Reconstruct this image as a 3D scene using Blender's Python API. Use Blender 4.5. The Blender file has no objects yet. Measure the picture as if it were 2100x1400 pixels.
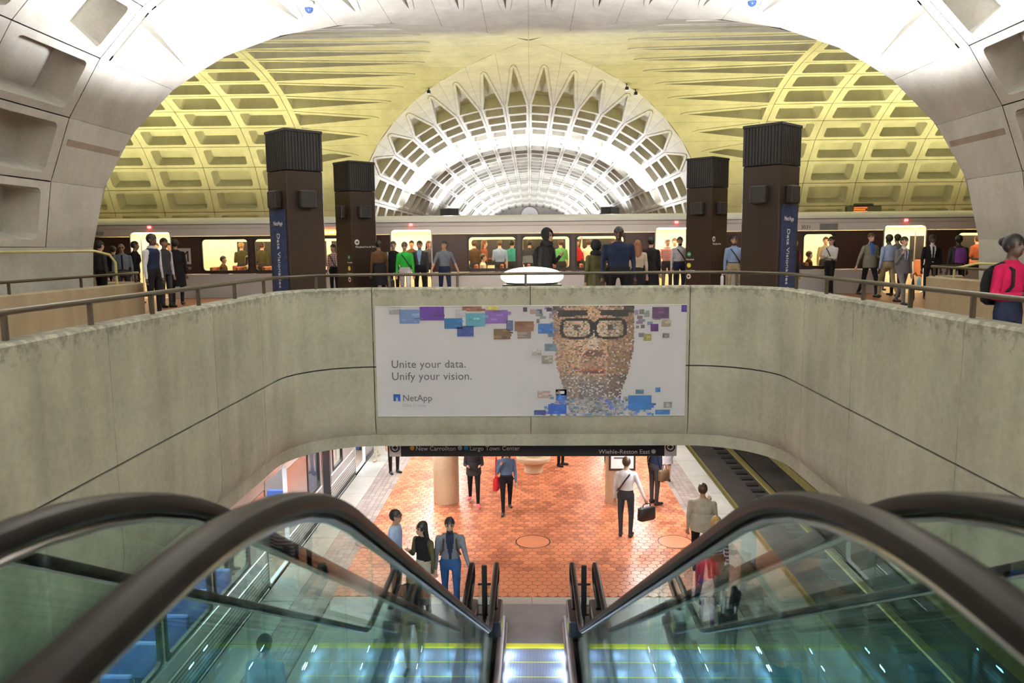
import bpy, math, random
import numpy as np
from mathutils import Vector, Matrix
random.seed(7)
PI = math.pi
sc = bpy.context.scene
C = sc.collection

# ------------------------------------------------------------------ camera
FPX, PITCH, YAW, ROLL = 1575.0, math.radians(7.13), math.radians(1.38), math.radians(0.5)
CAM = Vector((0.0, 0.0, 1.5))
_Rz = Matrix.Rotation(YAW, 3, 'Z')
_F = _Rz @ Vector((0, math.cos(PITCH), -math.sin(PITCH)))
_U = _Rz @ Vector((0, math.sin(PITCH), math.cos(PITCH)))
_R = _Rz @ Vector((1, 0, 0))
_CR = math.cos(ROLL) * _R - math.sin(ROLL) * _U
_CU = math.sin(ROLL) * _R + math.cos(ROLL) * _U
cd = bpy.data.cameras.new('camera')
cam = bpy.data.objects.new('camera', cd)
C.objects.link(cam)
cam.matrix_world = Matrix(((_CR.x, _CU.x, -_F.x, CAM.x), (_CR.y, _CU.y, -_F.y, CAM.y),
                           (_CR.z, _CU.z, -_F.z, CAM.z), (0, 0, 0, 1)))
cd.sensor_width = 36.0
cd.lens = FPX / 2100 * 36
cd.clip_start = 0.05
cd.clip_end = 400
cd.dof.use_dof = True
cd.dof.focus_distance = 15.0
cd.dof.aperture_fstop = 3.2
sc.camera = cam

def ray(px, py):
    return _F + (px - 1050) / FPX * _CR + (700 - py) / FPX * _CU

def at(px, y, z):
    """x of the point at distance y and height z that stands in pixel column px"""
    lo, hi = -60.0, 60.0
    for _ in range(50):
        m = (lo + hi) / 2
        d = Vector((m, y, z)) - CAM
        p = 1050 + FPX * d.dot(_CR) / d.dot(_F)
        if p < px: lo = m
        else: hi = m
    return (lo + hi) / 2

# ------------------------------------------------------------------ world, exposure
w = bpy.data.worlds.new('World'); sc.world = w
w.use_nodes = True
w.node_tree.nodes['Background'].inputs[0].default_value = (0.9, 0.95, 1.0, 1)
w.node_tree.nodes['Background'].inputs[1].default_value = 0.0
sc.view_settings.view_transform = 'Standard'
sc.view_settings.look = 'None'
sc.view_settings.gamma = 1.0
sc.view_settings.use_curve_mapping = False
sc.view_settings.exposure = 1.35
sc.cycles.max_bounces = 10
sc.cycles.diffuse_bounces = 4
sc.cycles.glossy_bounces = 5
sc.cycles.transmission_bounces = 6
sc.cycles.transparent_max_bounces = 14
sc.cycles.sample_clamp_indirect = 4.0
sc.cycles.caustics_reflective = False
sc.cycles.caustics_refractive = False

# ------------------------------------------------------------------ lights of the station
def aim(o, d):
    o.rotation_euler = Vector(d).to_track_quat('-Z', 'Y').to_euler()
def area(name, loc, size, power, color, d=(0, 0, 1), spread=180):
    l = bpy.data.lights.new(name, 'AREA'); l.shape = 'RECTANGLE'
    l.size, l.size_y = size; l.energy = power; l.color = color; l.spread = math.radians(spread)
    o = bpy.data.objects.new(name, l); C.objects.link(o); o.location = loc; aim(o, d); return o
def spot(name, loc, power, color, d, cone=120, blend=0.6, radius=0.25):
    l = bpy.data.lights.new(name, 'SPOT'); l.energy = power; l.color = color
    l.spot_size = math.radians(cone); l.spot_blend = blend; l.shadow_soft_size = radius
    o = bpy.data.objects.new(name, l); C.objects.link(o); o.location = loc; aim(o, d); return o
def point(name, loc, power, color, radius=0.05):
    l = bpy.data.lights.new(name, 'POINT'); l.energy = power; l.color = color; l.shadow_soft_size = radius
    o = bpy.data.objects.new(name, l); C.objects.link(o); o.location = loc; return o

YC = 26.0                      # where the two vaults cross
WHITE = (0.98, 0.98, 1.0)
YELLOW = (0.97, 0.90, 0.36)
for sx in (-1, 1):
    # lamps on the pylon tops: the pair that whitens the near vault, the row of the far vault, and the pair behind the camera
    spot('pylon_uplight', (at(611 if sx < 0 else 1577, 15.5, 1.5), 15.5, 3.85), 2700, WHITE, (0, -0.05, 1), 166, 0.5, 0.3)
    spot('pylon_uplight_offscreen', (sx * 4.8, -8.9, 3.85), 20000, WHITE, (0, 0, 1), 150, 0.4, 0.3)
    for k in range(7):
        spot('pylon_uplight', (sx * 4.9, 47.5 + 12.2 * k, 3.85), 2600 if k == 0 else 850, WHITE, (0, -0.35 if k == 0 else 0, 1), 172, 0.25, 0.3)
    # trough lamps between the tracks of the upper line
    area('track_trough_lamp', (sx * 13.8, 29.4, -0.6), (12.6, 0.5), 305, YELLOW, (0, 0.12, 1), 110)
    area('track_trough_lamp_offscreen', (sx * 30.3, 29.4, -0.6), (20.4, 0.5), 495, YELLOW, (0, 0.12, 1), 110)
    area('track_trough_lamp', (sx * 11.5, 26.7, -0.6), (13.0, 0.5), 100, YELLOW, (0, -0.3, 1))
    area('track_trough_lamp_offscreen', (sx * 28.5, 26.7, -0.6), (21.0, 0.5), 160, YELLOW, (0, -0.3, 1))
area('track_trough_lamp', (0, 26.7, -0.6), (10, 0.5), 270, YELLOW, (0, 0, 1))
# strip lamps under the deck over the lower platform
for sx in (-1, 1):
    area('deck_strip_lamp', (sx * 2.9, 22.0, -2.2), (0.5, 14), 260, (1.0, 0.96, 0.93), (0, 0, -1))

# ------------------------------------------------------------------ materials
MATS = {}
def nodes_of(name):
    m = bpy.data.materials.new(name); m.use_nodes = True
    nt = m.node_tree; b = nt.nodes['Principled BSDF']
    MATS[name] = m
    return m, nt, b
def N(nt, t, **kw):
    n = nt.nodes.new(t)
    for k, v in kw.items(): setattr(n, k, v)
    return n
def c4(c): return (c[0], c[1], c[2], 1)
def plain(name, col, rough=0.6, metal=0.0, bump=0.0, var=0.12, scale=6.0):
    """colour with a faint procedural mottling"""
    if name in MATS: return MATS[name]
    m, nt, b = nodes_of(name)
    tc = N(nt, 'ShaderNodeTexCoord'); no = N(nt, 'ShaderNodeTexNoise')
    no.inputs['Scale'].default_value = scale; no.inputs['Detail'].default_value = 3
    nt.links.new(tc.outputs['Object'], no.inputs['Vector'])
    r = N(nt, 'ShaderNodeValToRGB')
    r.color_ramp.elements[0].position = 0.3; r.color_ramp.elements[1].position = 0.7
    r.color_ramp.elements[0].color = c4([x * (1 - var) for x in col])
    r.color_ramp.elements[1].color = c4([min(1, x * (1 + var)) for x in col])
    nt.links.new(no.outputs['Fac'], r.inputs['Fac']); nt.links.new(r.outputs['Color'], b.inputs['Base Color'])
    b.inputs['Roughness'].default_value = rough; b.inputs['Metallic'].default_value = metal
    if bump:
        bp = N(nt, 'ShaderNodeBump'); bp.inputs['Strength'].default_value = bump; bp.inputs['Distance'].default_value = 0.02
        nt.links.new(no.outputs['Fac'], bp.inputs['Height']); nt.links.new(bp.outputs['Normal'], b.inputs['Normal'])
    return m
def emit(name, col, strength):
    if name in MATS: return MATS[name]
    m, nt, b = nodes_of(name)
    b.inputs['Base Color'].default_value = c4(col)
    b.inputs['Emission Color'].default_value = c4(col); b.inputs['Emission Strength'].default_value = strength
    return m
def concrete(name, a, b_, streak=0.5, rough=0.75, stain=False):
    m, nt, b = nodes_of(name)
    geo = N(nt, 'ShaderNodeNewGeometry')
    n1 = N(nt, 'ShaderNodeTexNoise'); n1.inputs['Scale'].default_value = 0.9; n1.inputs['Detail'].default_value = 6; n1.inputs['Roughness'].default_value = 0.6
    nt.links.new(geo.outputs['Position'], n1.inputs['Vector'])
    mp = N(nt, 'ShaderNodeMapping'); mp.inputs['Scale'].default_value = (2.6, 2.6, 0.35)
    nt.links.new(geo.outputs['Position'], mp.inputs['Vector'])
    n2 = N(nt, 'ShaderNodeTexNoise'); n2.inputs['Scale'].default_value = 1.0; n2.inputs['Detail'].default_value = 4
    nt.links.new(mp.outputs['Vector'], n2.inputs['Vector'])
    n3 = N(nt, 'ShaderNodeTexNoise'); n3.inputs['Scale'].default_value = 14; n3.inputs['Detail'].default_value = 3
    nt.links.new(geo.outputs['Position'], n3.inputs['Vector'])
    mx = N(nt, 'ShaderNodeMix', data_type='FLOAT'); mx.inputs[0].default_value = streak
    nt.links.new(n1.outputs['Fac'], mx.inputs[2]); nt.links.new(n2.outputs['Fac'], mx.inputs[3])
    mx2 = N(nt, 'ShaderNodeMix', data_type='FLOAT'); mx2.inputs[0].default_value = 0.2
    nt.links.new(mx.outputs[0], mx2.inputs[2]); nt.links.new(n3.outputs['Fac'], mx2.inputs[3])
    r = N(nt, 'ShaderNodeValToRGB'); r.color_ramp.elements[0].position = 0.34; r.color_ramp.elements[1].position = 0.66
    r.color_ramp.elements[0].color = c4(a); r.color_ramp.elements[1].color = c4(b_)
    nt.links.new(mx2.outputs[0], r.inputs['Fac']); nt.links.new(r.outputs['Color'], b.inputs['Base Color'])
    if stain:                                      # grime spots that collect along the parapet's top edge
        sp = N(nt, 'ShaderNodeSeparateXYZ'); nt.links.new(geo.outputs['Position'], sp.inputs[0])
        mr = N(nt, 'ShaderNodeMapRange'); mr.inputs[1].default_value = 0.45; mr.inputs[2].default_value = 0.79; mr.inputs[3].default_value = 0.0; mr.inputs[4].default_value = 0.30
        nt.links.new(sp.outputs['Z'], mr.inputs[0])
        n4 = N(nt, 'ShaderNodeTexNoise'); n4.inputs['Scale'].default_value = 9; n4.inputs['Detail'].default_value = 5; n4.inputs['Roughness'].default_value = 0.7
        nt.links.new(geo.outputs['Position'], n4.inputs['Vector'])
        ad = N(nt, 'ShaderNodeMath', operation='ADD'); nt.links.new(n4.outputs['Fac'], ad.inputs[0]); nt.links.new(mr.outputs[0], ad.inputs[1])
        m3 = N(nt, 'ShaderNodeMapRange'); m3.inputs[1].default_value = 0.66; m3.inputs[2].default_value = 0.84; m3.inputs[3].default_value = 0; m3.inputs[4].default_value = 0.55
        nt.links.new(ad.outputs[0], m3.inputs[0])
        mm = N(nt, 'ShaderNodeMix', data_type='RGBA'); mm.inputs[7].default_value = (0.06, 0.055, 0.045, 1)
        nt.links.new(m3.outputs[0], mm.inputs[0]); nt.links.new(r.outputs['Color'], mm.inputs[6]); nt.links.new(mm.outputs[2], b.inputs['Base Color'])
    b.inputs['Roughness'].default_value = rough
    bp = N(nt, 'ShaderNodeBump'); bp.inputs['Strength'].default_value = 0.15; bp.inputs['Distance'].default_value = 0.02
    nt.links.new(n3.outputs['Fac'], bp.inputs['Height']); nt.links.new(bp.outputs['Normal'], b.inputs['Normal'])
    return m
def striped(name, c1, c2, scale, axis='Z', rough=0.7, width=0.5, metal=0.0, bump=0.0):
    """hard stripes across one object axis"""
    if name in MATS: return MATS[name]
    m, nt, b = nodes_of(name)
    tc = N(nt, 'ShaderNodeTexCoord'); sp = N(nt, 'ShaderNodeSeparateXYZ')
    nt.links.new(tc.outputs['Object'], sp.inputs[0])
    mu = N(nt, 'ShaderNodeMath', operation='MULTIPLY'); mu.inputs[1].default_value = scale
    nt.links.new(sp.outputs[axis], mu.inputs[0])
    fr = N(nt, 'ShaderNodeMath', operation='FRACT'); nt.links.new(mu.outputs[0], fr.inputs[0])
    gt = N(nt, 'ShaderNodeMath', operation='GREATER_THAN'); gt.inputs[1].default_value = width
    nt.links.new(fr.outputs[0], gt.inputs[0])
    mx = N(nt, 'ShaderNodeMix', data_type='RGBA'); mx.inputs[6].default_value = c4(c1); mx.inputs[7].default_value = c4(c2)
    nt.links.new(gt.outputs[0], mx.inputs[0]); nt.links.new(mx.outputs[2], b.inputs['Base Color'])
    b.inputs['Roughness'].default_value = rough; b.inputs['Metallic'].default_value = metal
    if bump:
        bp = N(nt, 'ShaderNodeBump'); bp.inputs['Strength'].default_value = bump; bp.inputs['Distance'].default_value = 0.01
        nt.links.new(gt.outputs[0], bp.inputs['Height']); nt.links.new(bp.outputs['Normal'], b.inputs['Normal'])
    return m
def plaid(name, c1, c2, c3):
    m, nt, b = nodes_of(name)
    tc = N(nt, 'ShaderNodeTexCoord'); sp = N(nt, 'ShaderNodeSeparateXYZ'); nt.links.new(tc.outputs['Object'], sp.inputs[0])
    prev = None
    for ax, c in (('Z', c2), ('X', c3)):
        mu = N(nt, 'ShaderNodeMath', operation='MULTIPLY'); mu.inputs[1].default_value = 17
        nt.links.new(sp.outputs[ax], mu.inputs[0])
        fr = N(nt, 'ShaderNodeMath', operation='FRACT'); nt.links.new(mu.outputs[0], fr.inputs[0])
        gt = N(nt, 'ShaderNodeMath', operation='GREATER_THAN'); gt.inputs[1].default_value = 0.72
        nt.links.new(fr.outputs[0], gt.inputs[0])
        mx = N(nt, 'ShaderNodeMix', data_type='RGBA'); mx.inputs[7].default_value = c4(c)
        if prev is None: mx.inputs[6].default_value = c4(c1)
        else: nt.links.new(prev, mx.inputs[6])
        nt.links.new(gt.outputs[0], mx.inputs[0]); prev = mx.outputs[2]
    nt.links.new(prev, b.inputs['Base Color']); b.inputs['Roughness'].default_value = 0.8
    return m
def glass(name, tint, ior=1.5, rough=0.0):
    m, nt, b = nodes_of(name); nt.nodes.remove(b)
    out = nt.nodes['Material Output']
    tr = N(nt, 'ShaderNodeBsdfTransparent'); tr.inputs[0].default_value = c4(tint)
    gl = N(nt, 'ShaderNodeBsdfGlossy'); gl.inputs['Roughness'].default_value = rough; gl.inputs[0].default_value = (1, 1, 1, 1)
    fr = N(nt, 'ShaderNodeFresnel'); fr.inputs['IOR'].default_value = ior
    mx = N(nt, 'ShaderNodeMixShader')
    ge = N(nt, 'ShaderNodeNewGeometry'); iv = N(nt, 'ShaderNodeMath', operation='SUBTRACT'); iv.inputs[0].default_value = 1.0
    nt.links.new(ge.outputs['Backfacing'], iv.inputs[1])
    mu = N(nt, 'ShaderNodeMath', operation='MULTIPLY'); nt.links.new(fr.outputs[0], mu.inputs[0]); nt.links.new(iv.outputs[0], mu.inputs[1])
    nt.links.new(mu.outputs[0], mx.inputs[0]); nt.links.new(tr.outputs[0], mx.inputs[1]); nt.links.new(gl.outputs[0], mx.inputs[2])
    nt.links.new(mx.outputs[0], out.inputs['Surface'])
    return m
def attr_print(name, attr='print', rough=0.55):
    """flat print whose colours are stored per face corner"""
    m, nt, b = nodes_of(name)
    a = N(nt, 'ShaderNodeAttribute'); a.attribute_name = attr
    nt.links.new(a.outputs['Color'], b.inputs['Base Color']); b.inputs['Roughness'].default_value = rough
    return m
def tile(name, a, b_, rough, cscale):
    """clay tile whose tone changes from piece to piece"""
    m, nt, b = nodes_of(name)
    oi = N(nt, 'ShaderNodeObjectInfo'); geo = N(nt, 'ShaderNodeNewGeometry')
    wn = N(nt, 'ShaderNodeTexNoise'); wn.inputs['Scale'].default_value = cscale; wn.inputs['Detail'].default_value = 5
    nt.links.new(geo.outputs['Position'], wn.inputs['Vector'])
    ri = N(nt, 'ShaderNodeMath', operation='MULTIPLY'); ri.inputs[1].default_value = 0.5
    nt.links.new(geo.outputs['Random Per Island'], ri.inputs[0])
    ad = N(nt, 'ShaderNodeMath', operation='MULTIPLY_ADD'); ad.inputs[1].default_value = 0.8
    nt.links.new(wn.outputs['Fac'], ad.inputs[0]); nt.links.new(ri.outputs[0], ad.inputs[2])
    r = N(nt, 'ShaderNodeValToRGB'); r.color_ramp.elements[0].position = 0.35; r.color_ramp.elements[1].position = 0.85
    r.color_ramp.elements[0].color = c4(a); r.color_ramp.elements[1].color = c4(b_)
    nt.links.new(ad.outputs[0], r.inputs['Fac']); nt.links.new(r.outputs['Color'], b.inputs['Base Color'])
    rr = N(nt, 'ShaderNodeMapRange'); rr.inputs[3].default_value = rough * 0.7; rr.inputs[4].default_value = rough * 1.4
    nt.links.new(wn.outputs['Fac'], rr.inputs[0]); nt.links.new(rr.outputs[0], b.inputs['Roughness'])
    return m

concrete('vault', (0.37, 0.36, 0.32), (0.55, 0.54, 0.49), 0.35)
concrete('wall_concrete', (0.32, 0.325, 0.245), (0.61, 0.61, 0.48), 0.45, 0.6, stain=True)
concrete('lip_stone', (0.20, 0.15, 0.11), (0.34, 0.27, 0.21), 0.3)
concrete('pillar', (0.45, 0.36, 0.23), (0.66, 0.55, 0.38), 0.5)
concrete('parapet', (0.28, 0.22, 0.13), (0.42, 0.35, 0.23), 0.5)
concrete('grey_stone', (0.33, 0.31, 0.28), (0.50, 0.48, 0.44), 0.1, 0.4)
concrete('granite', (0.30, 0.30, 0.27), (0.44, 0.44, 0.40), 0.1, 0.45)
concrete('track_bed', (0.035, 0.033, 0.028), (0.08, 0.075, 0.065), 0.1, 0.9)
tile('red_tile', (0.32, 0.10, 0.05), (0.68, 0.25, 0.125), 0.33, 0.8)
tile('grey_tile', (0.22, 0.185, 0.17), (0.33, 0.28, 0.26), 0.45, 0.8)
tile('upper_tile', (0.16, 0.06, 0.025), (0.27, 0.10, 0.045), 0.5, 0.6)
plain('grout', (0.16, 0.09, 0.06), 0.8)
plain('dark_gap', (0.02, 0.02, 0.02), 0.9)
plain('rail_metal', (0.10, 0.085, 0.06), 0.32, 0.75, var=0.05)
plain('yellow_lit_rail', (0.55, 0.52, 0.22), 0.4, 0.2, var=0.08)  # pipe loop at the piers, with yellow light painted into the colour
plain('pylon_brown', (0.035, 0.021, 0.015), 0.42, 0.3, var=0.08)
plain('pylon_black', (0.012, 0.011, 0.011), 0.5)
plain('speaker_cloth', (0.022, 0.018, 0.017), 0.7)
plain('steel', (0.62, 0.60, 0.60), 0.28, 1.0, var=0.06, scale=1.5)
plain('steel_dark', (0.27, 0.27, 0.29), 0.45, 0.5, var=0.1, scale=3)
plain('deck_metal', (0.10, 0.10, 0.115), 0.3, 0.8, var=0.15, scale=3)
plain('train_white', (0.80, 0.79, 0.78), 0.35, 0.1, var=0.04, scale=1)
plain('train_silver', (0.66, 0.65, 0.66), 0.30, 0.25, var=0.05, scale=1)
plain('train_steel', (0.46, 0.45, 0.47), 0.24, 0.85, bump=0.35, var=0.1, scale=1.6)
plain('train_brown', (0.055, 0.028, 0.022), 0.35, 0.1, var=0.06)
plain('train_inside', (0.88, 0.80, 0.60), 0.6)
plain('train_inside_cool', (0.80, 0.82, 0.86), 0.5)
plain('train_floor', (0.25, 0.18, 0.12), 0.6)
plain('seat_red', (0.40, 0.13, 0.06), 0.7)
plain('seat_blue', (0.05, 0.10, 0.32), 0.6)
plain('gasket', (0.015, 0.014, 0.014), 0.5)
plain('rubber', (0.007, 0.006, 0.006), 0.40, 0.0, var=0.05)
MATS['rubber'].node_tree.nodes['Principled BSDF'].inputs['Specular IOR Level'].default_value = 0.16
plain('black_paint', (0.012, 0.012, 0.013), 0.4)
plain('white_paint', (0.85, 0.85, 0.84), 0.5, var=0.03)
plain('yellow_paint', (0.80, 0.70, 0.05), 0.5, var=0.05)
plain('banner_white', (0.86, 0.87, 0.93), 0.5, var=0.03, scale=0.8)
plain('print_grey', (0.12, 0.13, 0.16), 0.6)
plain('print_blue', (0.02, 0.10, 0.45), 0.6)
plain('print_pale', (0.55, 0.56, 0.66), 0.6)
plain('banner_blue', (0.012, 0.03, 0.10), 0.55, var=0.6, scale=14)
plain('sign_green', (0.02, 0.30, 0.15), 0.5)
plain('sign_orange', (0.85, 0.35, 0.05), 0.5)
plain('sign_blue', (0.03, 0.25, 0.65), 0.5)
plain('sign_silver', (0.45, 0.5, 0.48), 0.5)
plain('rail_yellow', (0.34, 0.30, 0.11), 0.45, 0.4)
plain('camera_white', (0.75, 0.75, 0.75), 0.4)
plain('lens_blue', (0.03, 0.06, 0.16), 0.1)
striped('tread', (0.16, 0.18, 0.24), (0.42, 0.45, 0.52), 55, 'X', 0.4, 0.5, 0.3)
striped('corrugated', (0.60, 0.58, 0.58), (0.08, 0.08, 0.08), 14, 'Z', 0.3, 0.72, 0.8, 0.9)
striped('tactile', (0.30, 0.28, 0.27), (0.14, 0.13, 0.12), 9, 'X', 0.6, 0.8)
emit('lamp_warm', (1.0, 0.80, 0.48), 7.5)
emit('lamp_cool', (0.9, 0.95, 1.0), 8)
emit('oval_glow', (1.0, 0.97, 0.72), 2.5)
emit('lamp_red', (1.0, 0.05, 0.05), 6)
emit('led_orange', (1.0, 0.22, 0.03), 2.2)
emit('led_pale', (1.0, 0.75, 0.4), 3.0)
emit('led_red', (1.0, 0.06, 0.01), 1.6)
emit('skirt_lamp', (0.75, 0.9, 1.0), 30)
glass('escalator_glass', (0.86, 0.95, 0.93), 1.5)
glass('window_glass', (0.93, 0.93, 0.90), 1.35)
attr_print('mosaic_print')

# ------------------------------------------------------------------ mesh helpers
class MB:
    def __init__(s): s.v = []; s.f = []; s.m = []
    def poly(s, pts, mi=0):
        b = len(s.v); s.v += [tuple(p) for p in pts]; s.f.append(tuple(range(b, b + len(pts)))); s.m.append(mi)
    def add(s, vs, fs, mi=0):
        b = len(s.v); s.v += [tuple(p) for p in vs]
        for f in fs: s.f.append(tuple(i + b for i in f)); s.m.append(mi)
        return s
    def box(s, x0, x1, y0, y1, z0, z1, mi=0):
        vs = [(x, y, z) for z in (z0, z1) for y in (y0, y1) for x in (x0, x1)]
        return s.add(vs, [(0, 2, 3, 1), (4, 5, 7, 6), (0, 1, 5, 4), (2, 6, 7, 3), (0, 4, 6, 2), (1, 3, 7, 5)], mi)
    def bbox(s, x0, x1, y0, y1, z0, z1, b=0.01, mi=0):
        """box with chamfered vertical and top edges"""
        def ring(z, i): return [(x0 + b + i, y0 + i, z), (x1 - b - i, y0 + i, z), (x1 - i, y0 + b + i, z), (x1 - i, y1 - b - i, z),
                                (x1 - b - i, y1 - i, z), (x0 + b + i, y1 - i, z), (x0 + i, y1 - b - i, z), (x0 + i, y0 + b + i, z)]
        return s.loft([ring(z0, b), ring(z0 + b, 0), ring(z1 - b, 0), ring(z1, b)], mi)
    def loft(s, rings, mi=0, cap=True, closed=True):
        n = len(rings[0]); b = len(s.v)
        for r in rings: s.v += [tuple(p) for p in r]
        for i in range(len(rings) - 1):
            for j in range(n if closed else n - 1):
                k = (j + 1) % n
                s.f.append((b + i * n + j, b + i * n + k, b + (i + 1) * n + k, b + (i + 1) * n + j)); s.m.append(mi)
        if cap and closed:
            s.f.append(tuple(b + j for j in reversed(range(n)))); s.m.append(mi)
            s.f.append(tuple(b + (len(rings) - 1) * n + j for j in range(n))); s.m.append(mi)
        return s
    def tube(s, pts, r, n=8, mi=0, ry=None, up=Vector((0, 0, 1))):
        pts = [Vector(p) for p in pts]; rings = []
        rr = r if isinstance(r, (list, tuple)) else [r] * len(pts)
        side = None
        for i, p in enumerate(pts):
            t = (pts[min(i + 1, len(pts) - 1)] - pts[max(i - 1, 0)]).normalized()
            a = t.cross(up)
            if a.length < 1e-3: a = side if side is not None else t.cross(Vector((0.3, 1, 0.2)))
            if side is not None and a.dot(side) < 0: a = -a
            a.normalize(); side = a.copy(); bq = a.cross(t).normalized()
            k = (ry / r) if (ry and not isinstance(r, (list, tuple))) else 1
            rings.append([p + a * math.cos(2 * PI * j / n) * rr[i] + bq * math.sin(2 * PI * j / n) * rr[i] * k for j in range(n)])
        return s.loft(rings, mi)
    def lathe(s, prof, n=24, mi=0, c=(0, 0, 0)):
        rings = [[(c[0] + r * math.cos(2 * PI * j / n), c[1] + r * math.sin(2 * PI * j / n), c[2] + z) for j in range(n)] for r, z in prof]
        return s.loft(rings, mi)
    def ball(s, c, r, n=10, k=7, mi=0):
        rx, ry, rz = r if isinstance(r, (tuple, list)) else (r, r, r)
        rings = []
        for i in range(k + 1):
            a = -PI / 2 + PI * (i + 0.0) / k
            a = max(-PI / 2 + 0.08, min(PI / 2 - 0.08, a))
            rings.append([(c[0] + rx * math.cos(a) * math.cos(2 * PI * j / n), c[1] + ry * math.cos(a) * math.sin(2 * PI * j / n), c[2] + rz * math.sin(a)) for j in range(n)])
        return s.loft(rings, mi)
    def mesh(s, name, mats):
        me = bpy.data.meshes.new(name); me.from_pydata(s.v, [], s.f)
        for m in (mats if isinstance(mats, (list, tuple)) else [mats]):
            me.materials.append(MATS[m] if isinstance(m, str) else m)
        if any(s.m): me.polygons.foreach_set('material_index', s.m)
        me.update(); return me
    def build(s, name, mats, parent=None, smooth=False, loc=None, rot=None):
        me = s.mesh(name, mats)
        if smooth: shade(me)
        return link(name, me, parent, loc, rot)
def shade(me, ang=40):
    me.polygons.foreach_set('use_smooth', [True] * len(me.polygons))
    try: me.set_sharp_from_angle(angle=math.radians(ang))
    except Exception: pass
def link(name, me, parent=None, loc=None, rot=None):
    o = bpy.data.objects.new(name, me); C.objects.link(o)
    if loc is not None: o.location = loc
    if rot is not None: o.rotation_euler = rot
    if parent is not None: o.parent = parent
    return o
def tag(o, label=None, cat=None, group=None, kind=None):
    if label: o['label'] = label
    if cat: o['category'] = cat
    if group: o['group'] = group
    if kind: o['kind'] = kind
    return o
def thing(name, label, cat, loc=(0, 0, 0), rz=0, group=None):
    o = bpy.data.objects.new(name, None); C.objects.link(o); o.empty_display_size = 0.2
    o.location = loc; o.rotation_euler = (0, 0, rz)
    return tag(o, label, cat, group)
def struct(o): o['kind'] = 'structure'; return o
def copy_tree(o, parent=None):
    c = o.copy(); C.objects.link(c); c.parent = parent
    for ch in list(o.children): copy_tree(ch, c)
    return c
def text_mesh(body, size, align='LEFT', extrude=0.002, space=1.0):
    cu = bpy.data.curves.new('lettering', 'FONT'); cu.body = body; cu.size = size; cu.align_x = align; cu.extrude = extrude
    cu.resolution_u = 3; cu.space_character = space
    o = bpy.data.objects.new('lettering', cu); C.objects.link(o)
    dg = bpy.context.evaluated_depsgraph_get()
    me = bpy.data.meshes.new_from_object(o.evaluated_get(dg))
    bpy.data.objects.remove(o); me.name = 'lettering'
    return me
def lettering(body, size, mat, parent, loc, rot, align='LEFT', name='lettering', space=1.0):
    me = text_mesh(body, size, align, space=space); me.materials.clear(); me.materials.append(MATS[mat])
    o = link(name, me, parent, loc, rot); o['kind'] = 'stuff'; return o
# ------------------------------------------------------------------ the two crossing vaults
PROF = [(0, 8.12), (.78, 8.08), (1.96, 7.98), (3.03, 7.83), (4.2, 7.56), (5.25, 7.2), (6.22, 6.72), (6.98, 6.22), (7.68, 5.6),
        (8.29, 4.85), (8.81, 3.95), (9.1, 3.3), (9.3, 2.6), (9.45, 1.6), (9.5, 0.6), (9.5, -6.0)]
_pr = np.array(PROF)
_arc = np.r_[0, np.cumsum(np.hypot(*np.diff(_pr, axis=0).T))]
def prof(t):
    a = abs(t)
    s = float(np.interp(a, _arc, _pr[:, 0])); z = float(np.interp(a, _arc, _pr[:, 1]))
    return (math.copysign(s, t) if t else 0.0), z
FAR = 0.87                                        # the far arm of the lower line's vault is narrower
ARMS = {
    'near':  dict(f=lambda a, z, u: (a, YC - u, z), U1=11.1, L=2.5, parts=6, end=42.0, edges=[k * 1.28 for k in range(-10, 11)], dep=.60),
    'far':   dict(f=lambda a, z, u: (a * FAR, YC + u, z), U1=11.6, L=2.45, parts=12, end=107.5, edges=[k * 1.32 for k in range(-9, 10)], dep=.50),
    'left':  dict(f=lambda a, z, u: (-u, YC + a, z), U1=9.75, L=2.3, parts=6, end=46.0, edges=[(k + .5) * 1.065 for k in range(-12, 12)]),
    'right': dict(f=lambda a, z, u: (u, YC + a, z), U1=9.75, L=2.3, parts=6, end=46.0, edges=[(k + .5) * 1.065 for k in range(-12, 12)]),
}
def groin(arm, t):
    s = abs(prof(t)[0])
    if arm in ('left', 'right') and t > 0: return s * FAR
    return s
def rrect(x0, x1, y0, y1, r, k=3):
    out = []
    for cx, cy, a0 in ((x1 - r, y0 + r, -PI / 2), (x1 - r, y1 - r, 0), (x0 + r, y1 - r, PI / 2), (x0 + r, y0 + r, PI)):
        for i in range(k):
            a = a0 + PI / 2 * i / (k - 1); out.append((cx + r * math.cos(a), cy + r * math.sin(a)))
    return out
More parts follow.
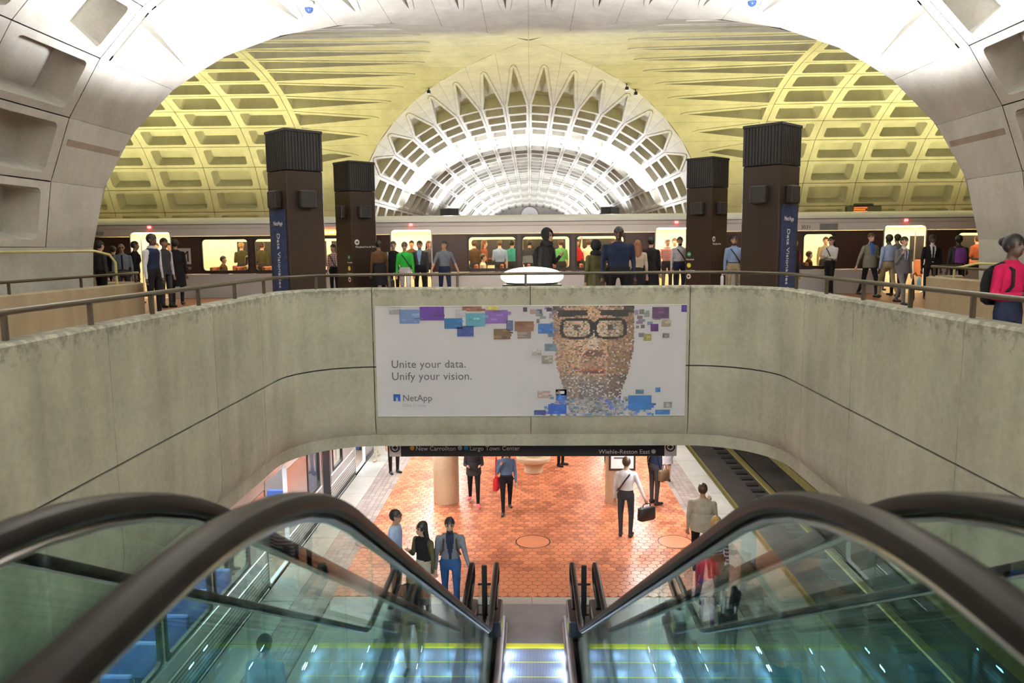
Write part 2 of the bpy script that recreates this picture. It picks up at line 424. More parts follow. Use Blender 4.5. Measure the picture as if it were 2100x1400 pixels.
def coffer(mb, F, t0, t1, u0, L, dep=.48):
    (s0, z0), (s1, z1) = prof(t0), prof(t1)
    ln = math.hypot(s1 - s0, z1 - z0); ex, ez = (s1 - s0) / ln, (z1 - z0) / ln
    P = lambda v, u, d: F(s0 + ex * v - ez * d, z0 + ez * v + ex * d, u0 + u)
    g = 0.012
    outer = [(g, g), (ln - g, g), (ln - g, L - g), (g, L - g)]
    op = rrect(0.15, ln - 0.15, 0.28, L - 0.28, 0.10)
    bk = rrect(0.20, ln - 0.20, 0.40, L - 0.40, 0.07)
    vs = [P(v, u, 0) for v, u in outer] + [P(v, u, 0) for v, u in op] + [P(v, u, dep) for v, u in bk] + [P(v, u, 0.06) for v, u in outer]
    fs = []
    # rim: corner order (right-low, right-high, left-high, left-low)
    cor = [1, 2, 3, 0]
    for c in range(4):
        for i in range(2): fs.append((cor[c], 4 + c * 3 + i + 1, 4 + c * 3 + i))
        nc = (c + 1) % 4
        fs.append((cor[c], cor[nc], 4 + nc * 3, 4 + c * 3 + 2))
    for j in range(12):
        k = (j + 1) % 12; fs.append((4 + j, 4 + k, 16 + k, 16 + j))
    fs.append(tuple(16 + j for j in range(12)))
    for j in range(4): fs.append((j, 28 + j, 28 + (j + 1) % 4, (j + 1) % 4))
    mb.add(vs, fs)
def groin_strip(mb, arm, F, t0, t1, U1):
    (s0, z0), (s1, z1) = prof(t0), prof(t1)
    ln = math.hypot(s1 - s0, z1 - z0); ex, ez = (s1 - s0) / ln, (z1 - z0) / ln
    P = lambda v, u, d=0: F(s0 + ex * v - ez * d, z0 + ez * v + ex * d, u)
    g0, g1 = groin(arm, t0), groin(arm, t1); gm = groin(arm, (t0 + t1) / 2)
    e = 0.003; a, b = e, ln - e; vm = ln / 2
    utip = math.sqrt(3.5 ** 2 + gm ** 2); ub = U1 - 0.26
    uo = max(utip - 0.28, max(g0, g1) + 0.02)
    if ub - utip < 0.45 or utip < uo or abs(t0 + t1) / 2 > 8.7:
        mb.poly([P(a, g0), P(b, g1), P(b, U1 - .01), P(a, U1 - .01)]); return
    hb = ln / 2 - 0.15
    n = 5
    mb.poly([P(a, g0), P(vm, gm), P(b, g1), P(b, uo), P(a, uo)])
    st = [(uo, 0.035, 0.0, 0.0)]
    for i in range(n + 1):
        q = i / n; u = utip + (ub - utip) * q
        st.append((u, hb * q + 0.13 - 0.02 * q, hb * q, 0.40 * min(1, q * 2.2)))
    for i in range(len(st) - 1):
        (u, ho, h, d), (u2, ho2, h2, d2) = st[i], st[i + 1]
        for sg in (-1, 1):
            ed = b if sg > 0 else a
            ho_, ho2_ = min(ho, ln / 2 - .02), min(ho2, ln / 2 - .02)
            mb.poly([P(ed, u), P(ed, u2), P(vm + sg * ho2_, u2), P(vm + sg * ho_, u)])
            mb.poly([P(vm + sg * ho_, u), P(vm + sg * ho2_, u2), P(vm + sg * ho2_, u2, -.03), P(vm + sg * ho_, u, -.03)])
            mb.poly([P(vm + sg * ho_, u, -.03), P(vm + sg * ho2_, u2, -.03), P(vm + sg * h2, u2, -.03), P(vm + sg * h, u, -.03)])
            if i > 0: mb.poly([P(vm + sg * h, u, -.03), P(vm + sg * h2, u2, -.03), P(vm + sg * h2 * .72, u2, d2), P(vm + sg * h * .72, u, d)])
        if i > 0: mb.poly([P(vm - h * .72, u, d), P(vm + h * .72, u, d), P(vm + h2 * .72, u2, d2), P(vm - h2 * .72, u2, d2)])
    mb.poly([P(vm - .035, uo), P(vm + .035, uo), P(vm + .035, uo, -.03), P(vm - .035, uo, -.03)])
    u, ho, h, d = st[-1]
    mb.poly([P(vm - h, u, -.03), P(vm + h, u, -.03), P(vm + h * .72, u, d), P(vm - h * .72, u, d)])
    mb.poly([P(a, u), P(b, u), P(b, U1 - .01), P(a, U1 - .01)])
for nm, A in ARMS.items():
    F, U1, L, ed = A['f'], A['U1'], A['L'], A['edges']
    base = MB()
    for sg in (-1, 1):                             # plain wall at the foot of the vault
        t = max(ed) if sg > 0 else min(ed)
        s0, z0 = prof(t); g = abs(s0) * (FAR if nm in ('left', 'right') and sg > 0 else 1)
        zb = -6.0
        ta = [t + sg * q for q in (0, .6, 1.2, 2.0)]
        pr = [prof(q) for q in ta] + [(sg * 9.5, zb)]
        for (sa, za), (sb, zb2) in zip(pr[:-1], pr[1:]):
            ga, gb = (abs(x) * (FAR if nm in ('left', 'right') and sg > 0 else 1) for x in (sa, sb))
            base.poly([F(sa, za, ga), F(sa, za, A['end']), F(sb, zb2, A['end']), F(sb, zb2, gb)])
    # end wall
    pts = [F(*prof(t), A['end']) for t in np.linspace(-max(_arc), max(_arc), 60)]
    base.poly(pts)
    root = struct(base.build('ceiling', 'vault'))
    tag(root, {'near': 'coffered concrete vault over the escalator well', 'far': 'narrower coffered concrete vault beyond the upper train',
               'left': 'coffered vault arm over the tail of the upper train', 'right': 'coffered vault arm over the head of the upper train'}[nm])
    far_mb = MB()
    ncol = int((A['end'] - U1) / L)
    for t0, t1 in zip(ed[:-1], ed[1:]):
        mb = MB(); coffer(mb, F, t0, t1, U1, L, A.get('dep', .48)); me = mb.mesh('coffer_panel', 'vault')
        o0 = Vector(F(0, 0, 0)); d = Vector(F(0, 0, 1)) - o0
        for c in range(ncol):
            if c < A['parts']: link('coffer_panel', me, root, d * (L * c))
            else: coffer(far_mb, F, t0, t1, U1 + L * c, L, A.get('dep', .48))
        mb = MB(); groin_strip(mb, nm, F, t0, t1, U1)
        mb.build('groin_panel', 'vault', root)
    o = far_mb.build('coffer_panel', 'vault', root); o['kind'] = 'stuff'

# rust-stained lip round each near pier
for sg in (-1, 1):
    m = MB(); rings = []
    for y in np.linspace(15.05, 16.95, 6):
        rings.append([(sg * (prof(q)[0] - d), y, prof(q)[1]) for q, d in ((10.66, 0), (10.66, .04), (10.79, .04), (10.79, 0))])
    m.loft(rings); o = m.build('pier_lip', 'lip_stone'); tag(o, 'rust stained concrete lip on the pier beside the ' + ('varsity jacket' if sg < 0 else 'suited commuters'), 'lip')
# ------------------------------------------------------------------ upper deck
WX, FY, CR_ = 4.12, 13.60, 1.35                   # well half-width, front face, corner radius
ZT, ZJ, ZB = 0.77, -0.65, -2.14                   # parapet top, joint, underside
def well_path(off=0.0, y0=0.3):
    """plan of the well wall from the near left end round to the near right end; off = outward offset"""
    pts = []
    ys = np.linspace(y0, FY - CR_, 24)
    pts += [(-WX - off, y) for y in ys]
    r = CR_ + off
    pts += [(-WX + CR_ - r * math.cos(a), FY - CR_ + r * math.sin(a)) for a in np.linspace(0, PI / 2, 11)[1:]]
    pts += [(x, FY + off) for x in np.linspace(-WX + CR_, WX - CR_, 12)[1:]]
    pts += [(WX - CR_ + r * math.sin(a), FY - CR_ + r * math.cos(a)) for a in np.linspace(0, PI / 2, 11)[1:]]
    pts += [(WX + off, y) for y in ys[::-1][1:]]
    return pts
DW = 8.5                                          # walkway edge
def prism(mb, poly, z0, z1, mi=0):
    n = len(poly)
    mb.poly([(x, y, z1) for x, y in poly], mi); mb.poly([(x, y, z0) for x, y in reversed(poly)], mi + 1)
    for i in range(n):
        (xa, ya), (xb, yb) = poly[i], poly[(i + 1) % n]
        mb.poly([(xa, ya, z0), (xb, yb, z0), (xb, yb, z1), (xa, ya, z1)], mi + 1)
mb = MB()
half = [p for p in well_path(0.12, 0.3) if p[0] <= 0.001]
left = half + [(0, FY + .12), (0, 23.05), (-45.5, 23.05), (-45.5, 17.0), (-DW, 17.0), (-DW, -15.5), (0, -15.5), (0, 0.3)]
prism(mb, left, ZB, 0.0)
prism(mb, [(-x, y) for x, y in reversed(left)], ZB, 0.0)
prism(mb, [(-45.5, 30.2), (45.5, 30.2), (45.5, 35.2), (-45.5, 35.2)], -1.0, 0.0)
prism(mb, [(-7.9, 35.2), (7.9, 35.2), (7.9, 66.0), (-7.9, 66.0)], -1.0, 0.0)
prism(mb, [(-45.5, 23.05), (45.5, 23.05), (45.5, 30.2), (-45.5, 30.2)], ZB, -1.1)
struct(mb.build('floor', ['upper_tile', 'wall_concrete']))['label'] = 'upper platform deck paved with brown hexagonal tile'

# ------------------------------------------------------------------ concrete panels of the well wall
path = well_path(0, 0.3); plen = np.r_[0, np.cumsum([math.dist(a, b) for a, b in zip(path[:-1], path[1:])])]
def on_path(s):
    x = float(np.interp(s, plen, [p[0] for p in path])); y = float(np.interp(s, plen, [p[1] for p in path]))
    e = 0.02
    x2 = float(np.interp(s + e, plen, [p[0] for p in path])) - float(np.interp(s - e, plen, [p[0] for p in path]))
    y2 = float(np.interp(s + e, plen, [p[1] for p in path])) - float(np.interp(s - e, plen, [p[1] for p in path]))
    l = math.hypot(x2, y2); return x, y, -y2 / l, x2 / l       # outward normal points away from the well
stot = plen[-1]; sfl = FY - CR_ - 0.3                          # straight side length
arcl = PI / 2 * CR_; frl = 2 * (WX - CR_)
def seams(ys): return [y - 0.3 for y in ys]
left_s = seams([0.3, 2.6, 4.9, 7.35, 9.85, 11.6]); s_fl = sfl + arcl
cuts_up = left_s + [s_fl - 0.05, s_fl + frl / 2, s_fl + frl + 0.05] + [stot - q for q in reversed(left_s)]
upper_sec = [(0.0, ZJ + 0.012), (0.0, ZT - 0.03), (0.03, ZT), (0.23, ZT), (0.26, ZT - 0.03), (0.26, 0.0), (0.10, -0.02), (0.10, ZJ + 0.012)]
R2 = 0.55
lower_sec = [(0.0, ZJ - 0.012), (0.0, ZB + R2)] + [(R2 * (1 - math.cos(a)), ZB + R2 * (1 - math.sin(a))) for a in np.linspace(0, PI / 2, 7)[1:]] + [(0.75, ZB), (0.75, ZB + 0.1), (0.13, -1.2), (0.10, ZJ - 0.012)]
def sweep(mb, sec, s0, s1, g=0.008):
    n = max(2, int((s1 - s0) / 0.18)); rings = []
    for s in np.linspace(s0 + g, s1 - g, n):
        x, y, nx, ny = on_path(s); rings.append([(x + nx * d, y + ny * d, z) for d, z in sec])
    mb.loft(rings)
roots = {}
for side, lab in (('left', 'long curved concrete well wall above the silver train'), ('front', 'concrete well wall carrying the advertising banner'), ('right', 'long curved concrete well wall above the empty track')):
    mb = MB()                                                   # hidden backing that the panels are fixed to
    rng = {'left': (0, s_fl - .05), 'front': (s_fl - .05, s_fl + frl + .05), 'right': (s_fl + frl + .05, stot)}[side]
    n = 40; rings = []
    for s in np.linspace(*rng, n):
        x, y, nx, ny = on_path(s); rings.append([(x + nx * d, y + ny * d, z) for d, z in ((.035, -1.3), (.035, -.2), (.1, -.2), (.1, -1.3))])
    mb.loft(rings); o = mb.build('wall_' + side, 'dark_gap'); struct(o)['label'] = lab; roots[side] = o
for a, b in zip(cuts_up[:-1], cuts_up[1:]):
    m = (a + b) / 2; side = 'left' if m < s_fl - .05 else ('right' if m > s_fl + frl + .05 else 'front')
    for sec in (upper_sec, lower_sec):
        mb = MB(); sweep(mb, sec, a, b); mb.build('concrete_panel', 'wall_concrete', roots[side], smooth=True)
# guard rail on the well wall
rail = thing('guard_rail', 'bronze tube guard rail running round the top of the escalator well', 'railing')
mb = MB()
pp = []
for s in np.linspace(0.1, stot - 0.1, 150):
    x, y, nx, ny = on_path(s); pp.append((x + nx * .13, y + ny * .13, 1.0))
mb.tube(pp, 0.028, 10); mb.build('rail', 'rail_metal', rail, smooth=True)
for s in np.arange(0.9, stot, 1.22):
    x, y, nx, ny = on_path(s); x += nx * .13; y += ny * .13
    MB().bbox(x - .022, x + .022, y - .022, y + .022, ZT - .005, 0.985, .006).build('post', 'rail_metal', rail)

# parapets beside the vault piers
for sg, lab in ((-1, 'low tan concrete parapet beside the pier near the varsity jacket'), (1, 'low tan concrete parapet beside the pier near the suited commuters')):
    p = thing('parapet', lab, 'parapet', (0, 0, 0))
    line = [(sg * 8.6, y) for y in np.linspace(-6, 16.6, 12)] + [(sg * (8.6 + .5 * (1 - math.cos(a))), 16.6 + .5 * math.sin(a)) for a in np.linspace(0, PI / 2, 6)[1:]] + [(sg * 9.45, 17.1)]
    def off(line, d):
        out = []
        for i, q in enumerate(line):
            a, b = line[max(i - 1, 0)], line[min(i + 1, len(line) - 1)]
            tx, ty = b[0] - a[0], b[1] - a[1]; l = math.hypot(tx, ty); out.append((q[0] + ty / l * d * -sg, q[1] - tx / l * d * -sg))
        return out
    cut = [0, 3, 5, 7, 8, 9, 10, len(line) - 1]
    for i, j in zip(cut[:-1], cut[1:]):
        seg = line[i:j + 1]; a = off(line, .1)[i:j + 1]; b = off(line, -.1)[i:j + 1]
        mb = MB(); mb.loft([[(xa, ya, -.6), (xa, ya, .74), (xa * .5 + xb * .5, ya * .5 + yb * .5, .77), (xb, yb, .74), (xb, yb, -.6)] for (xa, ya), (xb, yb) in zip(a, b)])
        mb.build('concrete_panel', 'parapet', p)
    r = thing('guard_rail', 'dark tube rail on the tan parapet ' + ('beside the varsity jacket' if sg < 0 else 'behind the suited commuters'), 'railing')
    mb = MB(); mb.tube([(x, y, .97) for x, y in line], .026, 8); mb.build('rail', 'rail_metal', r, smooth=True)
    for x, y in line[2:12:1]: MB().bbox(x - .02, x + .02, y - .02, y + .02, .76, .96, .005).build('post', 'rail_metal', r)
    # loop of rail at the pier, the yellow light on it put into its colour
    lp = [(sg * 9.47, 12.0), (sg * 9.3, 14.4)] + [(sg * (9.25 - .35 * math.sin(a)), 15.1 + .5 * math.sin(a)) for a in np.linspace(0, PI / 2, 6)]
    zs = [1.46] * len(lp) if sg < 0 else [1.06] * len(lp)
    mb = MB(); pts = [(x, y, z) for (x, y), z in zip(lp, zs)] + [(lp[-1][0] + sg * -.20, lp[-1][1] + .20, zs[-1] - .08), (sg * 8.64, lp[-1][1] + .30, zs[-1] * .6 + .34), (sg * 8.64, lp[-1][1] + .30, .755)]
    mb.tube(pts, .026, 8)
    tag(mb.build('handrail_loop', 'yellow_lit_rail', None, True), 'pipe rail with yellow light in its colour bending down beside the ' + ('pier by the varsity jacket' if sg < 0 else 'pier by the suited commuters'), 'railing')

# ------------------------------------------------------------------ lower platform
LZ = -4.8; PX = 4.85
fl = MB()
fl.box(-PX, PX, 12.6, 133, LZ - .5, LZ - .02, 0); fl.box(-PX, -2.5, -8, 12.6, LZ - .5, LZ - .02, 0); fl.box(2.57, PX, -8, 12.6, LZ - .5, LZ - .02, 0); fl.box(-2.5, 2.57, -8, 12.6, LZ - 1.6, LZ - 1.4, 0)
fl.box(-9.5, -PX, -16, 133, -6.4, -6.05, 1); fl.box(PX, 9.5, -16, 133, -6.4, -6.05, 1)
lower = struct(fl.build('floor', ['grout', 'track_bed'])); lower['label'] = 'lower island platform between the two tracks'
YT = 13.2                                          # tile begins beyond the escalator landing
hexes = []
fr_ = 0.105; dx = fr_ * math.sqrt(3)
row = 0; y = YT + fr_ * .9
while y < 31:
    x = -3.62 + (dx / 2 if row % 2 else 0)
    while x < 3.66:
        hexes.append((x, y))
        x += dx
    y += fr_ * 1.5; row += 1
def hexa(mb, x, y, r, z0, z1):
    top = [(x + r * math.sin(PI / 3 * k), y + r * math.cos(PI / 3 * k), z1) for k in range(6)]
    bot = [(x + r * 1.03 * math.sin(PI / 3 * k), y + r * 1.03 * math.cos(PI / 3 * k), z0) for k in range(6)]
    b = len(mb.v); mb.v += top + bot
    mb.f.append(tuple(b + k for k in reversed(range(6)))); mb.m.append(0)
    for k in range(6): mb.f.append((b + k, b + (k + 1) % 6, b + 6 + (k + 1) % 6, b + 6 + k)); mb.m.append(0)
hm = MB(); hexa(hm, 0, 0, fr_ - .006, -.03, 0); hme = hm.mesh('floor_tile', 'red_tile')
near_t = hexes[:300]; rest = MB()
for x, y in near_t: link('floor_tile', hme, lower, (x, y, LZ))
for x, y in hexes[300:]: hexa(rest, x, y, fr_ - .006, LZ - .03, LZ)
o = rest.build('floor_tile', 'red_tile', lower); o['kind'] = 'stuff'
far = MB(); far.box(-3.6, 3.6, 31, 133, LZ - .03, LZ); far.build('floor_paving', 'red_tile', lower)
# grey pavers, granite edge, landing slabs
for sg in (-1, 1):
    pv = MB()
    y = -2.0; r = 0
    while y < 30:
        for i in range(5):
            x = 3.62 + .128 * i; pv.box(min(sg * x, sg * (x + .122)), max(sg * x, sg * (x + .122)), y, y + .198, LZ - .03, LZ + .004)
        y += .204; r += 1
    o = pv.build('floor_tile', 'grey_tile', lower); o['kind'] = 'stuff'
    y = -2.0
    while y < 60:
        MB().bbox(min(sg * 4.27, sg * PX), max(sg * 4.27, sg * PX), y, y + 1.49, LZ - .3, LZ + .004, .008).build('granite_slab', 'granite', lower); y += 1.5
for j in range(9):
    for i in range(4):
        x0 = -3.6 + 1.8 * i; y1 = YT - .01 - 1.5 * j
        if j == 0: y0_ = YT - .3 if abs(x0 + .9) < 1.9 else y1 - 1.492
        elif abs(x0 + .9) < 1.9: continue
        else: y0_ = y1 - 1.492
        xa_, xb_ = x0 + .004, x0 + 1.796
        if y1 < 13 and abs(x0 + .9) > 1.9: xa_, xb_ = (xa_, -2.55) if x0 < 0 else (2.62, xb_)
        MB().box(xa_, xb_, y0_, y1, LZ - .03, LZ).build('stone_slab', 'grey_stone', lower)
# drain rings set in the tile
for x, lab in ((at(1093, 15.8, LZ), 'beside the open middle of the floor'), (at(765, 15.8, LZ), 'near the granite edge along the silver train'), (at(1392, 15.4, LZ), 'near the granite edge along the empty track')):
    m = MB()
    n = 40
    for r0, r1 in ((.35, .375),):
        for k in range(n):
            a, b = 2 * PI * k / n, 2 * PI * (k + 1) / n
            m.poly([(r0 * math.cos(a), r0 * math.sin(a), .004), (r1 * math.cos(a), r1 * math.sin(a), .004), (r1 * math.cos(b), r1 * math.sin(b), .004), (r0 * math.cos(b), r0 * math.sin(b), .004)])
    d = thing('manhole_cover', 'round tiled manhole cover with a dark rim ' + lab, 'manhole cover', (x, 15.8, LZ))
    m.build('rim', 'black_paint', d)
    c = MB(); c.lathe([(.348, -.02), (.348, .002)], 40); c.build('cover', 'red_tile', d)
# rails on both sides
for sg in (-1, 1):
    for gx, lab in ((5.80, 'running rail nearer the platform'), (7.23, 'running rail nearer the vault wall')):
        r = MB(); sec = [(-.045, -.15), (.045, -.15), (.02, -.12), (.02, -.04), (.036, -.03), (.036, 0), (-.036, 0), (-.036, -.03), (-.02, -.04), (-.02, -.12)]
        r.loft([[(sg * gx + a, y, -5.85 + b) for a, b in sec] for y in (-15.9, 132)])
        tag(r.build('rail_track', 'rail_yellow'), ('steel ' + lab + (' under the silver train' if sg < 0 else ' on the empty track')), 'rail')
    tr = MB(); tr.loft([[(sg * 8.1, y, -5.75), (sg * 8.1, y, -5.5), (sg * 8.33, y, -5.5), (sg * 8.33, y, -5.55), (sg * 8.15, y, -5.56), (sg * 8.15, y, -5.75)] for y in (-15.9, 132)])
    tag(tr.build('third_rail_cover', 'rail_yellow'), 'cover board over the third rail ' + ('behind the silver train' if sg < 0 else 'beside the empty track'), 'rail')
for k in range(46):
    y = 3.0 + .62 * k
    t = MB(); t.bbox(6.75, 7.12, y, y + .25, -6.05, -6.002, .01)
    tag(t.build('rail_fastener', 'dark_gap'), 'dark rail tie pad under the rail of the empty track', 'tie pad', 'tie pads on the empty track')
# columns, sign, bench
for x, y, lab in ((at(916, 18.4, LZ), 18.4, 'round tan concrete column standing free on the tile'), (at(1267, 18.4, LZ), 18.4, 'round tan concrete column with a framed map board')):
    c = MB(); c.lathe([(.30, LZ), (.315, LZ + .03), (.315, ZB)], 32, 0, (x, y, 0))
    tag(c.build('column', 'pillar', None, True), lab, 'column')
mx_ = at(1267, 18.4, LZ)
mp = thing('map_board', 'dark framed station map hung on the round column', 'map board', (mx_ + .05, 18.02, -3.4))
MB().bbox(-.32, .32, -.03, .04, -.5, .7, .01).build('frame', 'train_brown', mp)
MB().box(-.27, .27, -.036, -.031, -.44, .64).build('map_sheet', 'white_paint', mp)
for k in range(7): MB().box(-.2, .05 + .04 * (k % 3), -.039, -.037, .46 - .11 * k, .50 - .11 * k).build('text_line', 'print_grey', mp)
bn = thing('round_bench', 'round concrete bench on a stout pedestal', 'bench', (at(1094, 20.9, LZ), 20.9, LZ))
b = MB(); b.lathe([(.24, 0), (.26, .02), (.26, .28), (.22, .3)], 28); b.build('pedestal', 'pillar', bn, True)
b = MB(); b.lathe([(.3, .28), (.46, .34), (.48, .38), (.48, .45), (.46, .47)], 32); b.build('seat', 'pillar', bn, True)
b = MB(); b.lathe([(.27, .47), (.27, 2.55)], 28); b.build('shaft', 'pillar', bn, True)
sg_ = thing('direction_sign', 'long black overhead sign naming the train directions', 'sign', (0, 14.75, -2.475))
xa, xb = at(797, 14.75, -2.4), at(1388, 14.75, -2.4)
MB().bbox(xa, xb, 0, .12, -.155, .225, .006).build('board', 'black_paint', sg_)
for x, ch in ((xa, 'L'), (xb - .25, 'R')):
    pl = MB(); pl.box(x + .01, x + .24, -.006, -.001, -.15, .20); pl = pl.build('arrow_plate', 'white_paint', sg_)
    q = MB(); n = 24; cx = x + .125; cz = .03
    for k in range(n):
        a, bb = 2 * PI * k / n, 2 * PI * (k + 1) / n
        q.poly([(cx + .095 * math.cos(a), -.008, cz + .095 * math.sin(a)), (cx + .068 * math.cos(a), -.008, cz + .068 * math.sin(a)), (cx + .068 * math.cos(bb), -.008, cz + .068 * math.sin(bb)), (cx + .095 * math.cos(bb), -.008, cz + .095 * math.sin(bb))])
    s = -1 if ch == 'L' else 1
    q.poly([(cx + s * .05, -.008, cz), (cx - s * .02, -.008, cz + .05), (cx - s * .02, -.008, cz - .05)])
    q.poly([(cx - s * .05, -.008, cz + .014), (cx, -.008, cz + .014), (cx, -.008, cz - .014), (cx - s * .05, -.008, cz - .014)])
    q.build('arrow', 'black_paint', pl)
RX = (PI / 2, 0, 0)
def dot(parent, x, z, r, mat, y=-.004, name='line_dot'):
    m = MB(); m.poly([(x + r * math.cos(2 * PI * k / 20), y, z + r * math.sin(2 * PI * k / 20)) for k in range(20)]); return m.build(name, mat, parent)
for hx in (xa + .6, 0, xb - .6): MB().box(hx - .02, hx + .02, .04, .08, .22, .34).build('hanger', 'black_paint', sg_)
x1 = at(840, 14.75, -2.4); dot(sg_, x1 + .05, .02, .045, 'sign_orange')
lettering('New Carrollton', .122, 'white_paint', sg_, (x1 + .12, -.003, -.03), RX)
x2 = at(938, 14.75, -2.4); dot(sg_, x2 + .05, .02, .045, 'sign_silver'); dot(sg_, x2 + .17, .02, .045, 'sign_blue')
lettering('Largo Town Center', .122, 'white_paint', sg_, (x2 + .24, -.003, -.03), RX)
x3 = at(1333, 14.75, -2.4)
lettering('Wiehle-Reston East', .125, 'white_paint', sg_, (x3, -.003, -.105), RX, 'RIGHT')
dot(sg_, x3 + .07, -.06, .045, 'sign_silver')

# ------------------------------------------------------------------ banner on the front wall
bx0, bx1 = at(770, 13.58, 0), at(1407, 13.58, 0); bz0, bz1 = -1.545, 0.436
ban = thing('banner', 'white advertising banner with a mosaic face hung on the well wall', 'banner', (0, FY - .03, 0))
m = MB(); nx, nz = 60, 3
m.loft([[(bx0 + (bx1 - bx0) * i / nx, -.012 + .006 * math.sin(i * 1.9) * (z / 3.0), bz1 + (bz0 - bz1) * z / 3) for i in range(nx + 1)] for z in range(nz + 1)], 0, False, False)
m.build('cloth', 'banner_white', ban, True)
MB().tube([(bx0, -.01, bz1), (bx1, -.01, bz1)], .012, 6).build('hem_rod', 'white_paint', ban)
MB().tube([(bx0, -.01, bz0), (bx1, -.01, bz0)], .012, 6).build('hem_rod', 'white_paint', ban)
bw = bx1 - bx0
def bpos(px, py): return bx0 + bw * (px - 770) / 637.0, bz1 + (bz0 - bz1) * (py - 626) / 226.0
for txt, px, py, size, mt, sp in (('Unite your data.', 801, 751, .20, 'print_grey', 1.02), ('Unify your vision.', 801, 776, .20, 'print_grey', 1.02), ('NetApp', 823, 820, .165, 'print_grey', 1.0), ('Data Driven', 823, 832, .085, 'print_pale', 1.0)):
    x, z = bpos(px, py); lettering(txt, size, mt, ban, (x, -.026, z), RX, space=sp)
x, z = bpos(804, 820); q = MB(); k = .125
q.box(x, x + .045, -.027, -.024, z, z + k); q.box(x + .08, x + k, -.027, -.024, z, z + k); q.box(x + .045, x + .08, -.027, -.024, z + .07, z + k)
q.build('logo', 'print_blue', ban)
# the printed mosaic: small coloured pictures that together make a face
rng = random.Random(11); tiles = []
def face_col(px, py):
    """printed tone at a banner pixel, None = bare cloth"""
    u, v = (px - 1218) / 82.0, (py - 626) / 226.0     # u = -1..1 across the face
    w_ = 1.0 if v < .34 else (1.0 - .30 * ((v - .34) / .45) ** 1.5 if v < .79 else .70 - .2 * (v - .79))
    if v > .84:                                       # shoulders
        return None
    if abs(u) > w_: return None
    col = [.62, .40, .27]
    sh = 1 - .35 * abs(u / w_) ** 3
    sh *= 1 - .25 * (u > .35) * (v > .4)
    sh *= .72 if u > .34 else (1.12 if -.6 < u < -.2 and .3 < v < .55 else 1)
    if .035 + .03 * abs(u - math.copysign(.5, u)) < v < .085 + .02 * abs(u) and .16 < abs(u) < .88: return [.03, .025, .025]          # brows
    for cx in (-.42, .42):
        ex, ey = abs(u - cx) / .37, abs(v - .205) / .085
        r = (ex ** 4 + ey ** 4) ** .25
        if .88 < r < 1.10: return [.012, .012, .014]                                         # spectacles
        if math.hypot((u - cx) / .14, (v - .195) / .028) < 1: col = [.10, .07, .06] if abs(u - cx) < .07 else [.6, .56, .54]
        elif r < .86: col = [.66, .50, .36]
    if abs(v - .165) < .02 and abs(u) < .08: return [.015, .015, .015]
    if abs(u) < .13 and .2 < v < .42: col = [.78, .60, .48]
    if math.hypot(u / .24, (v - .435) / .035) < 1: col = [.16, .08, .06]
    if abs(u) < .30 and abs(v - .575) < .03: col = [.48, .18, .12]
    if abs(u) < .28 and abs(v - .60) < .012: col = [.12, .05, .05]
    if v < .06 and abs(u) > .72: col = [.12, .09, .08]
    if .46 < v < .56 and abs(u) < .3: col = [.42, .27, .19]
    if v > .63: col = [.36, .28, .24]
    if v > .70 and abs(u) < .35: col = [.22, .19, .19]
    return [c * sh for c in col]
pxs = 3.6; pys = 2.7
py = 627.0
while py < 850:
    px = 1105 + (rng.random() * 2)
    while px < 1340:
        c = face_col(px + pxs / 2, py + pys / 2)
        if c:
            j = rng.uniform(.5, 1.5); t = rng.random()
            u_, v_ = abs(px - 1218) / 82.0, (py - 626) / 226.0
            if rng.random() < max(0, (u_ - .80) * 1.2) * (v_ > .33) + max(0, v_ - .60) * .9: px += pxs; continue
            if max(c) > .03: c = [max(.01, min(.9, x * j * rng.uniform(.85, 1.15))) for x in c]
            if max(c) > .05 and t < .07: c = [.75, .70, .66]
            elif max(c) > .05 and t < .15: c = [.12, .09, .10]
            tiles.append((px, py, px + pxs * 1.02, py + pys * 1.02, c))
        px += pxs
    py += pys
for k in range(230):                                   # hair line of tiny pictures beside the brow
    px, py = rng.uniform(1060, 1350), rng.uniform(627, 690)
    if abs(px - 1218) < 84: continue
    d = (abs(px - 1218) - 84) / 60
    if rng.random() < d * .8 + (py - 627) / 90: continue
    g = rng.uniform(.05, .45); tiles.append((px, py, px + rng.uniform(6, 15), py + rng.uniform(4, 10), [g * rng.uniform(.6, 1.1), g * .8, g * rng.uniform(.7, 1.4)]))
for k in range(420):                                   # shoulders made of pictures
    py = rng.uniform(812, 848); q = (py - 812) / 36
    px = 1218 + rng.gauss(0, 34 + 30 * q)
    blue = rng.random() < abs(px - 1218) / 130
    c = [rng.uniform(.02, .25), rng.uniform(.1, .35), rng.uniform(.35, .75)] if blue else [rng.uniform(.1, .6)] * 3
    if 1095 < px < 1375: tiles.append((px, py, px + rng.uniform(4, 9), py + rng.uniform(3, 6), c))
